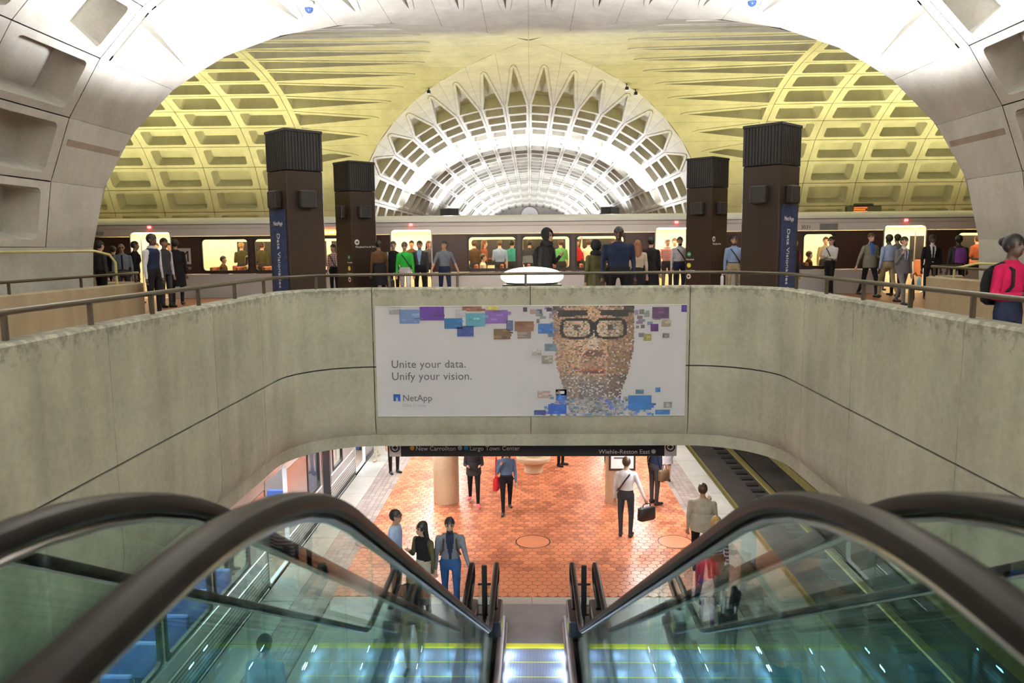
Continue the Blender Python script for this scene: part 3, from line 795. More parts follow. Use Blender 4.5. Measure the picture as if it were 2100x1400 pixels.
big = [(800, 626, 822, 641, (.35, .35, .38)), (821, 632, 862, 660, (.16, .25, .5)), (863, 626, 913, 654, (.10, .03, .28)), (913, 650, 950, 671, (.03, .14, .35)), (936, 633, 958, 648, (.55, .58, .65)),
       (957, 640, 997, 667, (.12, .36, .50)), (997, 634, 1043, 661, (.22, .12, .42)), (939, 666, 973, 687, (.04, .07, .26)), (1014, 672, 1048, 693, (.14, .09, .05)), (1057, 657, 1096, 677, (.20, .10, .06)),
       (1105, 662, 1135, 682, (.05, .16, .45)), (950, 626, 990, 636, (.30, .12, .08)), (1000, 626, 1022, 634, (.55, .5, .1)), (1063, 677, 1090, 692, (.25, .2, .18)), (1337, 630, 1371, 653, (.10, .05, .12)),
       (1334, 664, 1350, 679, (.08, .02, .14)), (1356, 657, 1375, 669, (.3, .26, .2)), (1359, 683, 1372, 692, (.15, .13, .12)), (1320, 684, 1336, 698, (.3, .28, .1)), (1092, 713, 1112, 727, (.5, .5, .5)),
       (1112, 727, 1135, 744, (.3, .29, .27)), (1118, 703, 1142, 718, (.18, .25, .32)), (1140, 797, 1163, 809, (.55, .5, .42)), (1141, 797, 1164, 820, (.05, .14, .45)), (1103, 800, 1130, 815, (.45, .36, .34)),
       (1096, 840, 1120, 850, (.03, .05, .18)), (1125, 828, 1163, 848, (.03, .10, .42)), (1290, 810, 1338, 840, (.05, .18, .5)), (1305, 798, 1322, 807, (.1, .18, .25)), (1346, 794, 1356, 803, (.05, .2, .45)),
       (1363, 824, 1380, 836, (.3, .3, .3)), (1346, 840, 1376, 850, (.06, .2, .5)), (1396, 626, 1408, 640, (.06, .03, .2)), (1040, 655, 1054, 676, (.1, .12, .25))]
tm = MB(); tcol = []
def tq(x0, y0, x1, y1, c, lift):
    xa, za = bpos(x0, y0); xb, zb = bpos(min(x1, 1407), min(y1, 852))
    tm.poly([(xa, lift, zb), (xb, lift, zb), (xb, lift, za), (xa, lift, za)]); tcol.append(c)
for i, (a, b_, c_, d_, c) in enumerate(tiles): tq(a, b_, c_, d_, c, -.0235 - .00002 * (i % 60))
for i, (a, b_, c_, d_, c) in enumerate(big):
    tq(a, b_, c_, d_, c, -.026)
    for k in range(5):
        q = rng.uniform(.5, 2.2); xx = rng.uniform(a, c_ - 6); yy = rng.uniform(b_, d_ - 5)
        tq(xx, yy, xx + rng.uniform(4, (c_ - a) * .5), yy + rng.uniform(2, 6), [min(.8, v * q) for v in c], -.0265 - .0001 * k)
o = tm.build('photo_mosaic', 'mosaic_print', ban); me = o.data
at_ = me.color_attributes.new('print', 'FLOAT_COLOR', 'CORNER')
buf = np.ones((len(me.loops), 4), np.float32)
for i, p in enumerate(me.polygons): buf[p.loop_start:p.loop_start + p.loop_total, :3] = tcol[i]
at_.data.foreach_set('color', buf.ravel())
o['kind'] = 'stuff'
# ------------------------------------------------------------------ escalators
def nose(y):
    return 0.0 if y < 1.99 else (LZ if y > 10.3 else -(y - 1.99) * 4.8 / 8.31)
def fillet(path, radii, n=12):
    out = [Vector(path[0])]
    for i in range(1, len(path) - 1):
        p, a, b = Vector(path[i]), Vector(path[i - 1]), Vector(path[i + 1])
        u, v = (a - p).normalized(), (b - p).normalized()
        ang = u.angle(v); T = radii[i - 1] / math.tan(ang / 2)
        s, e = p + u * T, p + v * T
        bis = (u + v).normalized(); c = p + bis * (radii[i - 1] / math.sin(ang / 2))
        for k in range(n + 1):
            q = k / n; d = (s - c).lerp(e - c, q).normalized() * radii[i - 1]; out.append(c + d)
    out.append(Vector(path[-1])); return out
HR = 0.97
knee = [(0, -.75, HR), (0, 1.80, HR), (0, 10.12, LZ + HR), (0, 12.35, LZ + HR)]
hand = fillet(knee, [2.6, .9])
def hand_z(y): return float(np.interp(y, [p.y for p in hand], [p.z for p in hand]))
deckp = [(y, hand_z(y) - .93) for y in np.linspace(-.7, 12.35, 66)]
def deck_z(y): return hand_z(y) - .90
step_mb = MB(); step_mb.box(-.465, .465, -.40, 0, -.03, 0, 0); step_mb.box(-.465, .465, -.012, 0, -.22, -.03, 0)
step_mb.box(-.465, .465, -.018, .001, -.028, .0015, 1)
step_me = step_mb.mesh('step', ['tread', 'yellow_paint'])
ESC = [(.045, 'middle escalator going down between the two others'), (-1.65, 'escalator beside the silver train side with waiting riders at its foot'), (1.71, 'escalator on the side of the empty track')]
for ci, (cx, lab) in enumerate(ESC):
    e = thing('escalator', lab, 'escalator', (cx, 0, 0))
    # truss box below
    m = MB(); secs = []
    for y in np.linspace(-.7, 12.5, 40):
        z = nose(min(max(y, 0), 12)); secs.append([(-.8, y, z - 1.0), (.8, y, z - 1.0), (.8, y, z - .32), (-.8, y, z - .32)])
    m.loft(secs); m.build('truss', 'deck_metal', e)
    for s in (-1, 1):
        hx = s * .64
        # inner skirt + deck + outer cladding
        m = MB(); prev = []
        for y in np.linspace(-.7, 12.35, 60):
            d = deck_z(y); n_ = nose(y)
            prev.append([(s * .475, y, n_ - .34), (s * .475, y, d - .03), (s * .50, y, d), (s * .60, y, d + .02), (s * .60, y, d - .3)])
        m.loft(prev); m.build('skirt', 'deck_metal', e, True)
        m = MB(); prev = []
        for y in np.linspace(-.7, 12.35, 60):
            d = deck_z(y); prev.append([(s * .675, y, d - .3), (s * .675, y, d + .015), (s * .815, y, d - .01), (s * .82, y, d - .55)])
        m.loft(prev); m.build('outer_deck', 'steel_dark', e, True)
        m = MB(); m.tube([(s * .47, y, deck_z(y) - .06) for y in np.linspace(-.7, 12.2, 50)], .012, 5); m.build('skirt_trim', 'steel', e, True)
        # glass panels
        ys = [-.7] + [0.3 + 1.21 * k for k in range(10)] + [12.3]
        for a, b in zip(ys[:-1], ys[1:]):
            yy = np.linspace(a + .006, b - .006, 8); m = MB()
            m.loft([[(hx - .006, y, deck_z(y) - .05), (hx + .006, y, deck_z(y) - .05), (hx + .006, y, hand_z(y) - .03), (hx - .006, y, hand_z(y) - .03)] for y in yy])
            m.build('glass_panel', 'escalator_glass', e)
        # handrail
        pts = [(hx, p.y, p.z) for p in hand]
        R = .19; c0 = LZ + HR - R
        pts += [(hx, 12.35 + R * math.sin(a), c0 + R * math.cos(a)) for a in np.linspace(.2, PI, 12)] + [(hx, 12.0, c0 - R - .02), (hx, 11.75, c0 - R - .10)]
        dense = []
        for a, b in zip(pts[:-1], pts[1:]):
            k = max(1, int(math.dist(a, b) / .25))
            for i in range(k): dense.append(tuple(np.array(a) + (np.array(b) - np.array(a)) * i / k))
        dense.append(pts[-1])
        m = MB(); m.tube(dense, .041, 14, 0, ry=.026, up=Vector((1, 0, 0.0001)))
        # tube() builds its own frame: wide axis across the escalator
        m = MB(); rings = []
        for i, p in enumerate(dense):
            a = Vector(dense[max(i - 1, 0)]); b = Vector(dense[min(i + 1, len(dense) - 1)]); t = (b - a).normalized()
            sx = Vector((1, 0, 0)); up = sx.cross(t).normalized()
            sec = [(-.041, -.012), (-.043, .006), (-.034, .022), (-.015, .029), (.015, .029), (.034, .022), (.043, .006), (.041, -.012), (.026, -.024), (.012, -.02), (-.012, -.02), (-.026, -.024)]
            rings.append([Vector(p) + sx * u + up * v for u, v in sec])
        m.loft(rings); m.build('handrail', 'rubber', e, True)
        m = MB(); m.tube([(hx, y, hand_z(y) - .038) for y in np.linspace(-.7, 12.3, 60)], .014, 6); m.build('handrail_guide', 'steel', e, True)
        # newel at the foot
        m = MB(); m.bbox(hx - .10, hx + .10, 11.6, 12.42, LZ, LZ + .34, .02); nw = m.build('newel_base', 'deck_metal', e)
        m = MB(); m.box(hx - s * .105 - .003, hx - s * .105 + .003, 11.62, 11.80, LZ + .16, LZ + .31); m.build('caution_plate', 'yellow_paint', e)
        # skirt lamps
        for y in (10.2, 10.75, 11.3):
            m = MB(); m.bbox(s * .472 - .006, s * .472 + .006, y - .03, y + .03, deck_z(y) - .16, deck_z(y) - .13, .003); m.build('skirt_lamp', 'skirt_lamp', e)
    for k in range(31):
        y = 11.42 - .405 * k
        if y < .6: break
        z = nose(y - .2) if y > 10.45 or y < 2.2 else nose(y)
        link('step', step_me, e, (0, y, z))
    m = MB(); m.box(-.475, .475, 11.43, 11.55, LZ - .1, LZ + .006, 0); m.build('comb', 'yellow_paint', e)
    m = MB(); m.box(-.56, .56, 11.55, 12.9, LZ - .1, LZ + .008, 0); m.build('landing_plate', 'steel_dark', e)
    m = MB(); m.box(-.6, .6, -1.6, .75, -.1, .006, 0); m.build('landing_plate', 'steel_dark', e)
    for y in (10.7, 11.2):
        for s in (-1, 1): area('skirt_comb_lamp', (cx + s * .465, y, LZ + .10), (.16, .04), 1.8, (0.45, 0.64, 1.0), (-s, 0, -.25))
# barriers between the newels
for x, lab in ((-.80, 'beside the waiting riders'), (.88, 'on the side of the striped shirt')):
    p = thing('barrier', 'small glass barrier with black post between newels ' + lab, 'barrier', (x, 12.38, LZ))
    MB().bbox(-.045, .045, -.03, .03, 0, .95, .01).build('post', 'black_paint', p)
    MB().bbox(-.112, .108, -.02, .02, .60, .63, .006).build('bar', 'black_paint', p)
    for s in (-1, 1): MB().box(min(s * .044, s * .108), max(s * .044, s * .108), -.005, .005, .05, .60).build('pane', 'escalator_glass', p)

# ------------------------------------------------------------------ pylons
PYL = [(at(611, 15.5, 1.5), 15.5, 1, -1), (at(1577, 15.5, 1.5), 15.5, 1, 1), (at(731, 21.2, 1.5), 21.2, 2, -1), (at(1448, 21.2, 1.5), 21.2, 2, 1),
       (-4.9, 47.5, 0, -1), (4.9, 47.5, 0, 1), (-4.9, 59.7, 0, -1), (4.9, 59.7, 0, 1)]
PLAB = ['square brown pylon with a blue banner near the plaid shirt', 'square brown pylon with a blue banner near the parked car number 3031',
        'square brown pylon with an arrow sign beside the person in plaid', 'square brown pylon with line dots beside the blue shirted person',
        'dark pylon top beyond the train above the door with the red lamp', 'dark pylon top beyond the train above the big navy jacket',
        'farther dark pylon top beyond the train next to a taller one', 'farther dark pylon top beyond the train half hidden by another']
for (x, y, kind, sd), lab in zip(PYL, PLAB):
    p = thing('pylon', lab, 'pylon', (x, y, 0), PI / 4)
    h = .395
    MB().bbox(-h, h, -h, h, 0, 2.98, .015).build('shaft', 'pylon_brown', p)
    m = MB(); m.box(-h, h, -h, h, 2.99, 3.72); m.build('grille_core', 'dark_gap', p)
    m = MB()
    for k in range(12):
        q = -h + 2 * h * (k + .5) / 12
        for s in (-1, 1):
            m.box(q - .02, q + .02, s * h - .012, s * h + .012, 3.0, 3.71); m.box(s * h - .012, s * h + .012, q - .02, q + .02, 3.0, 3.71)
    m.build('grille', 'pylon_black', p)
    MB().bbox(-h - .02, h + .02, -h - .02, h + .02, 3.71, 3.77, .01).build('cap', 'pylon_black', p)
    for k in range(4):
        a = k * PI / 2
        m = MB(); m.bbox(-.17, .17, -h - .14, -h, 2.26, 2.60, .02)
        o = m.build('speaker', 'speaker_cloth', p, rot=(0, 0, a))
        m = MB(); n = 18
        m.poly([(.12 * math.cos(2 * PI * j / n), -h - .143, 2.43 + .12 * math.sin(2 * PI * j / n)) for j in range(n)]); m.build('speaker_cone', 'pylon_black', o)
    # local faces after the 45 degree turn: -y local faces (+x,-y) world; -x local faces (-x,-y) world
    if kind == 1:
        a = -PI / 2 if sd < 0 else 0.0                 # outer face
        f = MB(); f.box(-.31, .31, -h - .012, -h - .002, .1, 2.24)
        o = f.build('banner_panel', 'banner_blue', p, rot=(0, 0, a))
        lettering('NetApp', .12, 'white_paint', o, (-.2, -h - .014, 1.93), RX)
        lettering('Data Visionaries W', .165, 'white_paint', o, (-.07, -h - .014, 1.78), (PI / 2, PI / 2, 0))
    if kind == 2:
        inn = 0.0 if sd < 0 else -PI / 2; out = -PI / 2 if sd < 0 else 0.0
        f = bpy.data.objects.new('sign_face', None); C.objects.link(f); f.parent = p; f.rotation_euler = (0, 0, inn if sd < 0 else out)
        def on(body, size, x, z, parent=f): return lettering(body, size, 'white_paint', parent, (x, -h - .004, z), RX)
        bx = -.25 if sd < 0 else -.28
        dot(f, bx + .02, 1.62, .075, 'white_paint', -h - .004, 'arrow_disc')
        m = MB(); ax = bx + .02; s = 1 if sd < 0 else 1
        m.poly([(ax + s * .05, -h - .006, 1.62), (ax - s * .005, -h - .006, 1.665), (ax - s * .005, -h - .006, 1.575)]); m.box(ax - .045, ax + .01, -h - .006, -h - .005, 1.608, 1.632)
        m.build('arrow', 'black_paint', f)
        on('Maryland Ave & 7th St' if sd < 0 else 'Maryland Ave', .075, bx - .03, 1.47)
        g = bpy.data.objects.new('sign_face', None); C.objects.link(g); g.parent = p; g.rotation_euler = (0, 0, out if sd < 0 else inn)
        gx = .24 if sd < 0 else -.27
        dot(g, gx, 1.22, .065, 'sign_green', -h - .004); dot(g, gx, .92, .065, 'yellow_paint', -h - .004); dot(g, gx, .62, .07, 'white_paint', -h - .004, 'arrow_disc')
        on('GR', .06, gx - .04, 1.2, g); on('Greenbelt', .06, gx - .09, 1.06, g); on('YL', .06, gx - .035, .9, g); on('Fort Totten', .06, gx - .09, .76, g)
        m = MB(); m.poly([(gx - .05, -h - .006, .62), (gx + .005, -h - .006, .665), (gx + .005, -h - .006, .575)]); m.box(gx - .01, gx + .045, -h - .006, -h - .005, .608, .632); m.build('arrow', 'black_paint', g)
# glowing oval lamp on its dark stand
ov = thing('oval_lamp', 'glowing oval lamp lens on a dark stand behind the well rail', 'lamp', (at(1091, 14.9, .9), 14.9, 0))
m = MB(); m.lathe([(.50, 0), (.50, .80), (.45, .84)], 32); m.build('stand', 'pylon_black', ov)
m = MB(); m.ball((0, 0, .90), (.61, .61, .185), 40, 14); m.build('lens', 'oval_glow', ov, True)
m = MB(); m.box(-.56, .56, -.35, .35, 0, .76); m.build('stand_box', 'pylon_black', ov)

# ------------------------------------------------------------------ small fixtures
def surf_near(px, py):
    d = ray(px, py); best = None
    for k in range(400, 2600):
        q = CAM + d * (k * .01)
        if abs(q.x) < 9.49:
            t = float(np.interp(abs(q.x), _pr[:-2, 0], _arc[:-2])); z = prof(t)[1]
            if q.z >= z and q.y < YC - abs(q.x): return q
    return CAM + d * 18
for px, py, lab in ((633, 2, 'white dome camera hanging from the vault above the plaid shirt pylon'), (1543, -12, 'white dome camera hanging from the vault above the line dot pylon')):
    q = surf_near(px, py); c = thing('dome_camera', lab, 'camera', q)
    m = MB(); m.lathe([(.06, .05), (.06, .0), (.11, -.03), (.125, -.1), (.125, -.16)], 18); m.build('housing', 'camera_white', c, True)
    m = MB(); m.ball((0, 0, -.16), (.105, .105, .12), 16, 10); m.build('dome', 'lens_blue', c, True)
sx_ = at(1770, 31, 2.8)
pd = thing('arrival_board', 'black arrival board with red letters beyond the train roof', 'sign', (sx_, 31, 0))
MB().box(-.05, .05, -.05, .05, 0, 2.6).build('post', 'pylon_black', pd)
MB().bbox(-.66, .66, -.15, .15, 2.55, 2.92, .02).build('case', 'pylon_black', pd); MB().bbox(-.35, .35, -.12, .12, 2.92, 3.02, .02).build('mount', 'pylon_black', pd)
for k in range(4): MB().box(-.42, .1 - .08 * (k % 2), -.155, -.152, 2.83 - .07 * k, 2.86 - .07 * k).build('text_line', 'led_red', pd)
cx_ = at(455, 31, 2.6)
ca = thing('platform_camera', 'small white camera on a thin post against the yellow vault', 'camera', (cx_, 31, 0))
MB().box(-.02, .02, -.02, .02, 0, 2.45).build('post', 'camera_white', ca); MB().bbox(-.07, .07, -.2, .1, 2.42, 2.56, .02).build('body', 'camera_white', ca)
for k, (px, s_, z_) in enumerate(((880, 3.83, 7.5), (1276, 3.7, 7.5), (1291, 4.1, 7.4))):
    sg = -1 if k == 0 else 1
    b = thing('groin_camera', ['small black camera alone on the groin joint', 'small black camera in the pair on the groin joint, higher of the two', 'small black camera in the pair on the groin joint, lower of the two'][k], 'camera', (sg * s_, YC + s_ / FAR - .1, z_ - .12))
    MB().bbox(-.06, .06, -.15, .06, -.1, .02, .01).build('body', 'black_paint', b); MB().box(-.015, .015, -.015, .015, 0, .2).build('stem', 'black_paint', b)
fan = thing('wall_roundel', 'round pale roundel on the far end wall of the vault', 'roundel', (0, YC + 107.2, 6.55))
m = MB(); m.poly([(1.35 * math.cos(2 * PI * k / 32), -.17, 1.35 * math.sin(2 * PI * k / 32)) for k in range(32)]); m.build('disc', 'white_paint', fan)
m = MB(); m.lathe([(1.45, 0), (1.45, .15), (1.3, .15), (1.3, 0)], 32); m.build('ring', 'white_paint', fan, rot=(PI / 2, 0, 0)); m = MB(); m.ball((0, -.2, 0), .22); m.build('hub', 'steel_dark', fan)

# ------------------------------------------------------------------ trains
DOORS = (-7.92, 0.0, 7.92); HL = 11.15
WIN = [(-10.9, -10.0), (-6.38, -4.95), (-4.76, -3.33), (-3.15, -1.71), (1.71, 3.15), (3.33, 4.76), (4.95, 6.38), (10.0, 10.9)]
SEATS = [q for w0, w1 in WIN for q in ((w0 + .2, w1 - .45) if w1 - w0 > 1 else (w0 + .2,))]
def frame_ring(mb, x0, x1, z0, z1, w_, y0, y1, r):
    o = rrect(x0 - w_, x1 + w_, z0 - w_, z1 + w_, .02, 4); i = rrect(x0, x1, z0, z1, r, 4); n = len(o)
    vs = [(x, y0, z) for x, z in o] + [(x, y0, z) for x, z in i] + [(x, y1, z) for x, z in o] + [(x, y1, z) for x, z in i]
    fs = []
    for k in range(n):
        j = (k + 1) % n
        fs += [(k, j, n + j, n + k), (n + k, n + j, 3 * n + j, 3 * n + k), (2 * n + k, 3 * n + k, 3 * n + j, 2 * n + j), (k, 2 * n + k, 2 * n + j, j)]
    mb.add(vs, fs)
def train_car(label, loc, rz, style, closed=()):
    car = thing('train_car', label, 'train car', loc, rz)
    band = 'train_brown' if style == 'brown' else 'train_steel'; low = 'train_silver' if style == 'brown' else 'train_steel'
    warm = 'lamp_warm' if style == 'brown' else 'lamp_cool'
    ins = 'train_inside' if style == 'brown' else 'train_inside_cool'
    D = 2.95; zt = 2.30
    dz = 1.98
    # lower panels between the doors
    xs = [-HL] + [q for d in DOORS for q in (d - .62, d + .62)] + [HL]
    for a, b in zip(xs[0::2], xs[1::2]):
        MB().bbox(a, b, 0, .08, -.05 if style == 'brown' else .46, .71, .01).build('side_panel', low, car)
        if style != 'brown': MB().bbox(a, b, -.004, .08, -.05, .455, .01).build('ribbed_panel', 'corrugated', car)
        m = MB(); m.bbox(a, b, -.005, .08, -.75, -.05, .01); m.build('skirt_panel', 'corrugated', car)
        m = MB(); ws = [q for q in WIN if a < q[0] < b]
        cur = a
        for w0, w1 in ws:
            m.box(cur, w0 - .03, 0, .06, .72, 1.85); m.box(w0 - .03, w1 + .03, 0, .06, .72, .80); m.box(w0 - .03, w1 + .03, 0, .06, 1.77, 1.85); cur = w1 + .03
        m.box(cur, b, 0, .06, .72, 1.85); m.build('window_band', band, car)
        for w0, w1 in ws:
            m = MB(); frame_ring(m, w0 + .02, w1 - .02, .82, 1.75, .06, -.012, .05, .10); f = m.build('window_frame', 'gasket', car)
            MB().box(w0, w1, .02, .026, .81, 1.76).build('pane', 'window_glass', f)
        MB().box(a, b, 0, .06, 1.86, 2.08).build('letterboard', 'train_white', car)
    for d in DOORS:
        MB().box(d - .62, d + .62, 0, .06, dz + .02, 2.08).build('letterboard', 'train_white', car)
        m = MB(); frame_ring(m, d - .60, d + .60, 0.0, dz, .03, -.015, .07, .08); m.build('door_frame', 'train_white', car)
        MB().bbox(d - .05, d + .05, -.05, .0, 2.1, 2.17, .01).build('door_lamp', 'lamp_red', car)
    # roof: curved shell
    m = MB(); prf = [(0, 2.08), (-.02, 2.10), (-.03, 2.22), (.05, 2.30), (.35, 2.40), (D / 2, 2.46), (D - .35, 2.40), (D - .05, 2.30), (D, 2.08)]
    m.loft([[(x, y, z) for y, z in prf] for x in (-HL, HL)], 0); m.build('roof', 'train_white', car, True)
    MB().box(-HL, HL, -.035, -.005, 2.195, 2.21).build('gutter', 'gasket', car)
    MB().box(-HL, HL, 0.06, D, -.12, -.01).build('car_floor', 'train_floor', car)
    MB().box(-HL, HL, D - .08, D, -.75, 2.1).build('far_side', ins, car)
    m = MB()                                                  # dark far windows
    for w0, w1 in WIN: m = MB(); m.box(w0, w1, D - .09, D - .081, .85, 1.7); m.build('far_window', 'gasket', car)
    MB().box(-HL, HL, .1, D - .1, 2.02, 2.06).build('inner_ceiling', ins, car)
    for yy in (.5, D - .8):
        MB().box(-HL + .3, HL - .3, yy, yy + .28, 1.985, 2.015).build('light_strip', warm, car)
    for s in (-1, 1):
        MB().box(s * HL - .04, s * HL + .04, 0, D, -.7, 2.1).build('end_wall', band, car)
    MB().box(-HL + 1, HL - 1, .3, D - .3, -1.0, -.14).build('undercarriage', 'dark_gap', car)
    seat = 'seat_red' if style == 'brown' else 'seat_blue'
    for xx in SEATS:
        for y0, y1 in ((.15, .98), (1.95, 2.80)):
            sm = MB(); sm.bbox(xx, xx + .42, y0, y1, .36, .44, .02); sm.bbox(xx - .05, xx + .04, y0, y1, .40, .92, .02); sm.box(xx + .1, xx + .3, y0 + .3, y0 + .5, 0, .38); sm.build('seat', seat, car)
    for d in DOORS:
        for s in (-.75, .75): MB().tube([(d + s, .9, 0), (d + s, .9, 2.02)], .018, 6).build('grab_pole', 'steel', car)
    return car
TY = 23.2; TC = -3.56; TC2 = TC + 2 * HL + .28
carA = train_car('train car with brown window band and pale letter M emblem', (TC, TY, 0), 0, 'brown')
carB = train_car('train car with its black number plate and louvre at the coupled end', (TC2, TY, 0), 0, 'brown')
carC = train_car('white and brown train car trailing behind number 3030', (TC - 2 * HL - .28, TY, 0), 0, 'brown')
lettering('3030', .15, 'black_paint', carA, (at(193, TY, 1.9) - TC, -.012, 1.91), RX)
lettering('3031', .15, 'black_paint', carB, (at(1642, TY, 1.9) - TC2, -.012, 1.91), RX)
MB().box(.72 - HL, 1.25 - HL, -.008, -.001, 1.88, 2.06).build('vent_louvre', 'steel_dark', carB)
lx = at(377, TY, 1.2) - TC
lg = MB(); lg.box(lx - .22, lx + .22, -.006, -.001, 1.02, 1.50); lg = lg.build('logo_plate', 'train_silver', carA)
lettering('M', .48, 'train_brown', lg, (lx, -.009, 1.09), RX, 'CENTER'); lettering('metro', .17, 'train_silver', carA, (lx, -.006, .86), RX, 'CENTER')
ox = at(672, TY, 1.95) - TC
ds = MB(); ds.box(ox - .45, ox + .45, -.02, -.004, 1.87, 2.02); ds = ds.build('destination_sign', 'led_orange', carA)
for k in range(8): MB().box(ox - .36 + .1 * k, ox - .30 + .1 * k, -.025, -.021, 1.91, 1.98).build('letter_block', 'led_pale', ds)
ZL = LZ
carD = train_car('silver train car standing with an open door at the lower platform', (-PX - .08, 17.5 - HL, ZL), PI / 2, 'silver')
carE = train_car('silver train car coupled beyond the gap at the lower platform', (-PX - .08, 18.25 + HL, ZL), PI / 2, 'silver')
for k in range(2):
    z = .75 + .8 * k
    MB().tube([(HL + .04, .4, z), (HL + .12, .4, z + .03), (HL + .12, .4, z + .27), (HL + .04, .4, z + .3)], .022, 6).build('grab_iron', 'steel', carD)
# ------------------------------------------------------------------ people
SKIN = {'light': (.62, .40, .29), 'tan': (.45, .27, .17), 'brown': (.24, .13, .08), 'dark': (.075, .042, .030)}
for k, c in SKIN.items(): plain('skin_' + k, c, .55, var=.06)
HAIR = {'black': (.012, .010, .009), 'brown': (.07, .035, .018), 'blonde': (.42, .27, .10), 'grey': (.30, .28, .26), 'red': (.20, .07, .025)}
for k, c in HAIR.items(): plain('hair_' + k, c, .5, var=.25, scale=40)
def cloth(name, c):
    m = plain('cloth_' + name, c, .9, var=.14, scale=9); m.node_tree.nodes['Principled BSDF'].inputs['Specular IOR Level'].default_value = .15; return m
for n_, c in dict(black=(.014, .014, .016), charcoal=(.04, .04, .045), navy=(.018, .025, .055), white=(.72, .73, .76), paleblue=(.34, .44, .68), blue=(.20, .28, .46), skyblue=(.42, .58, .86), steel=(.14, .165, .20), grey=(.14, .14, .15),
                  greygreen=(.19, .19, .15), green=(.03, .38, .05), khaki=(.30, .25, .16), beige=(.42, .36, .27), tan=(.34, .27, .17), jeans=(.025, .075, .20), denim=(.11, .19, .33), olive=(.07, .065, .03), red=(.55, .03, .04),
                  magenta=(.42, .012, .07), brown=(.09, .05, .025), stone=(.45, .43, .34), lightgrey=(.48, .48, .52), teal=(.05, .34, .32), bottle=(.10, .34, .12), cream=(.7, .62, .45), purple=(.16, .05, .22), darkteal=(.05, .16, .2), pink=(.8, .15, .2), tieblue=(.06, .13, .45), orange=(.7, .14, .03), rust=(.32, .09, .04)).items(): cloth(n_, c)
striped('cloth_stripes', (.72, .70, .72), (.14, .02, .09), 14, 'Z', .85, .55)
striped('cloth_redstripes', (.75, .70, .66), (.6, .05, .06), 16, 'Z', .85, .5)
plaid('cloth_plaid', (.62, .50, .48), (.20, .03, .05), (.05, .04, .08))
plain('leather_black', (.015, .014, .014), .45); plain('leather_brown', (.13, .08, .04), .5); plain('leather_tan', (.4, .3, .2), .5)
plain('lip', (.30, .10, .08), .5); plain('eye_dark', (.02, .015, .012), .2); plain('plastic_pale', (.75, .78, .82), .4); plain('bottle_blue', (.25, .55, .75), .3)

ARM = {   # (upper arm direction, forearm direction), x is outward from the body, -y forward
    'down': ((.16, .03, -1), (.05, -.14, -1)), 'bent': ((.15, .05, -1), (-.25, -.95, .12)), 'phone': ((.16, -.15, -1), (-.35, -.75, .55)),
    'cross': ((.16, -.28, -1), (-1, -.55, .12)), 'out': ((.42, .05, -1), (.40, -.12, -1)), 'chin': ((.12, -.35, -1), (-.42, -.25, 1)),
    'reach': ((.25, -.35, -1), (.25, -.75, -.55)), 'swing_f': ((.10, -.30, -1), (.0, -.55, -1)), 'swing_b': ((.12, .35, -1), (.03, .10, -1)), 'hip': ((.65, .15, -1), (-.5, -.3, -.7)), 'lap': ((.14, -.15, -1), (-.25, -1, -.15)),
    'pole': ((.2, -.6, .2), (.0, -.5, 1)), 'strap': ((.14, -.1, -1), (-.35, -.45, 1))}
LEG = {   # per side (outward offset, thigh dir, shin dir)
    'stand': (((.10, -.03, -1), (-.02, .02, -1)), ((.10, .0, -1), (-.03, .04, -1))),
    'walk': (((.02, -.42, -1), (.0, -.06, -1)), ((.02, .22, -1), (.0, .62, -1))),
    'lean': (((.10, -.16, -1), (.0, .10, -1)), ((-.12, -.02, -1), (-.12, .1, -1))),
    'sit': (((.10, -1, -.05), (.0, .05, -1)), ((.10, -1, -.05), (.0, -.05, -1)))}
def nrm(v): v = np.array(v, float); return v / np.linalg.norm(v)
PEOPLE = []
def cap_mesh(mb, p0, r0, p1, r1, n=10):
    """tapered capsule"""
    p0, p1 = np.array(p0, float), np.array(p1, float); t = p1 - p0; l = np.linalg.norm(t); t = t / max(l, 1e-6)
    a = np.cross(t, (0.31, .95, .07)); a /= np.linalg.norm(a); b = np.cross(t, a); rings = []
    for q in (-.94, -.5): rings.append((p0 + t * r0 * q, r0 * math.sqrt(1 - q * q)))
    rings += [(p0, r0), (p1, r1)]
    for q in (.5, .94): rings.append((p1 + t * r1 * q, r1 * math.sqrt(1 - q * q)))
    mb.loft([[c + (a * math.cos(2 * PI * k / n) + b * math.sin(2 * PI * k / n)) * r for k in range(n)] for c, r in rings])
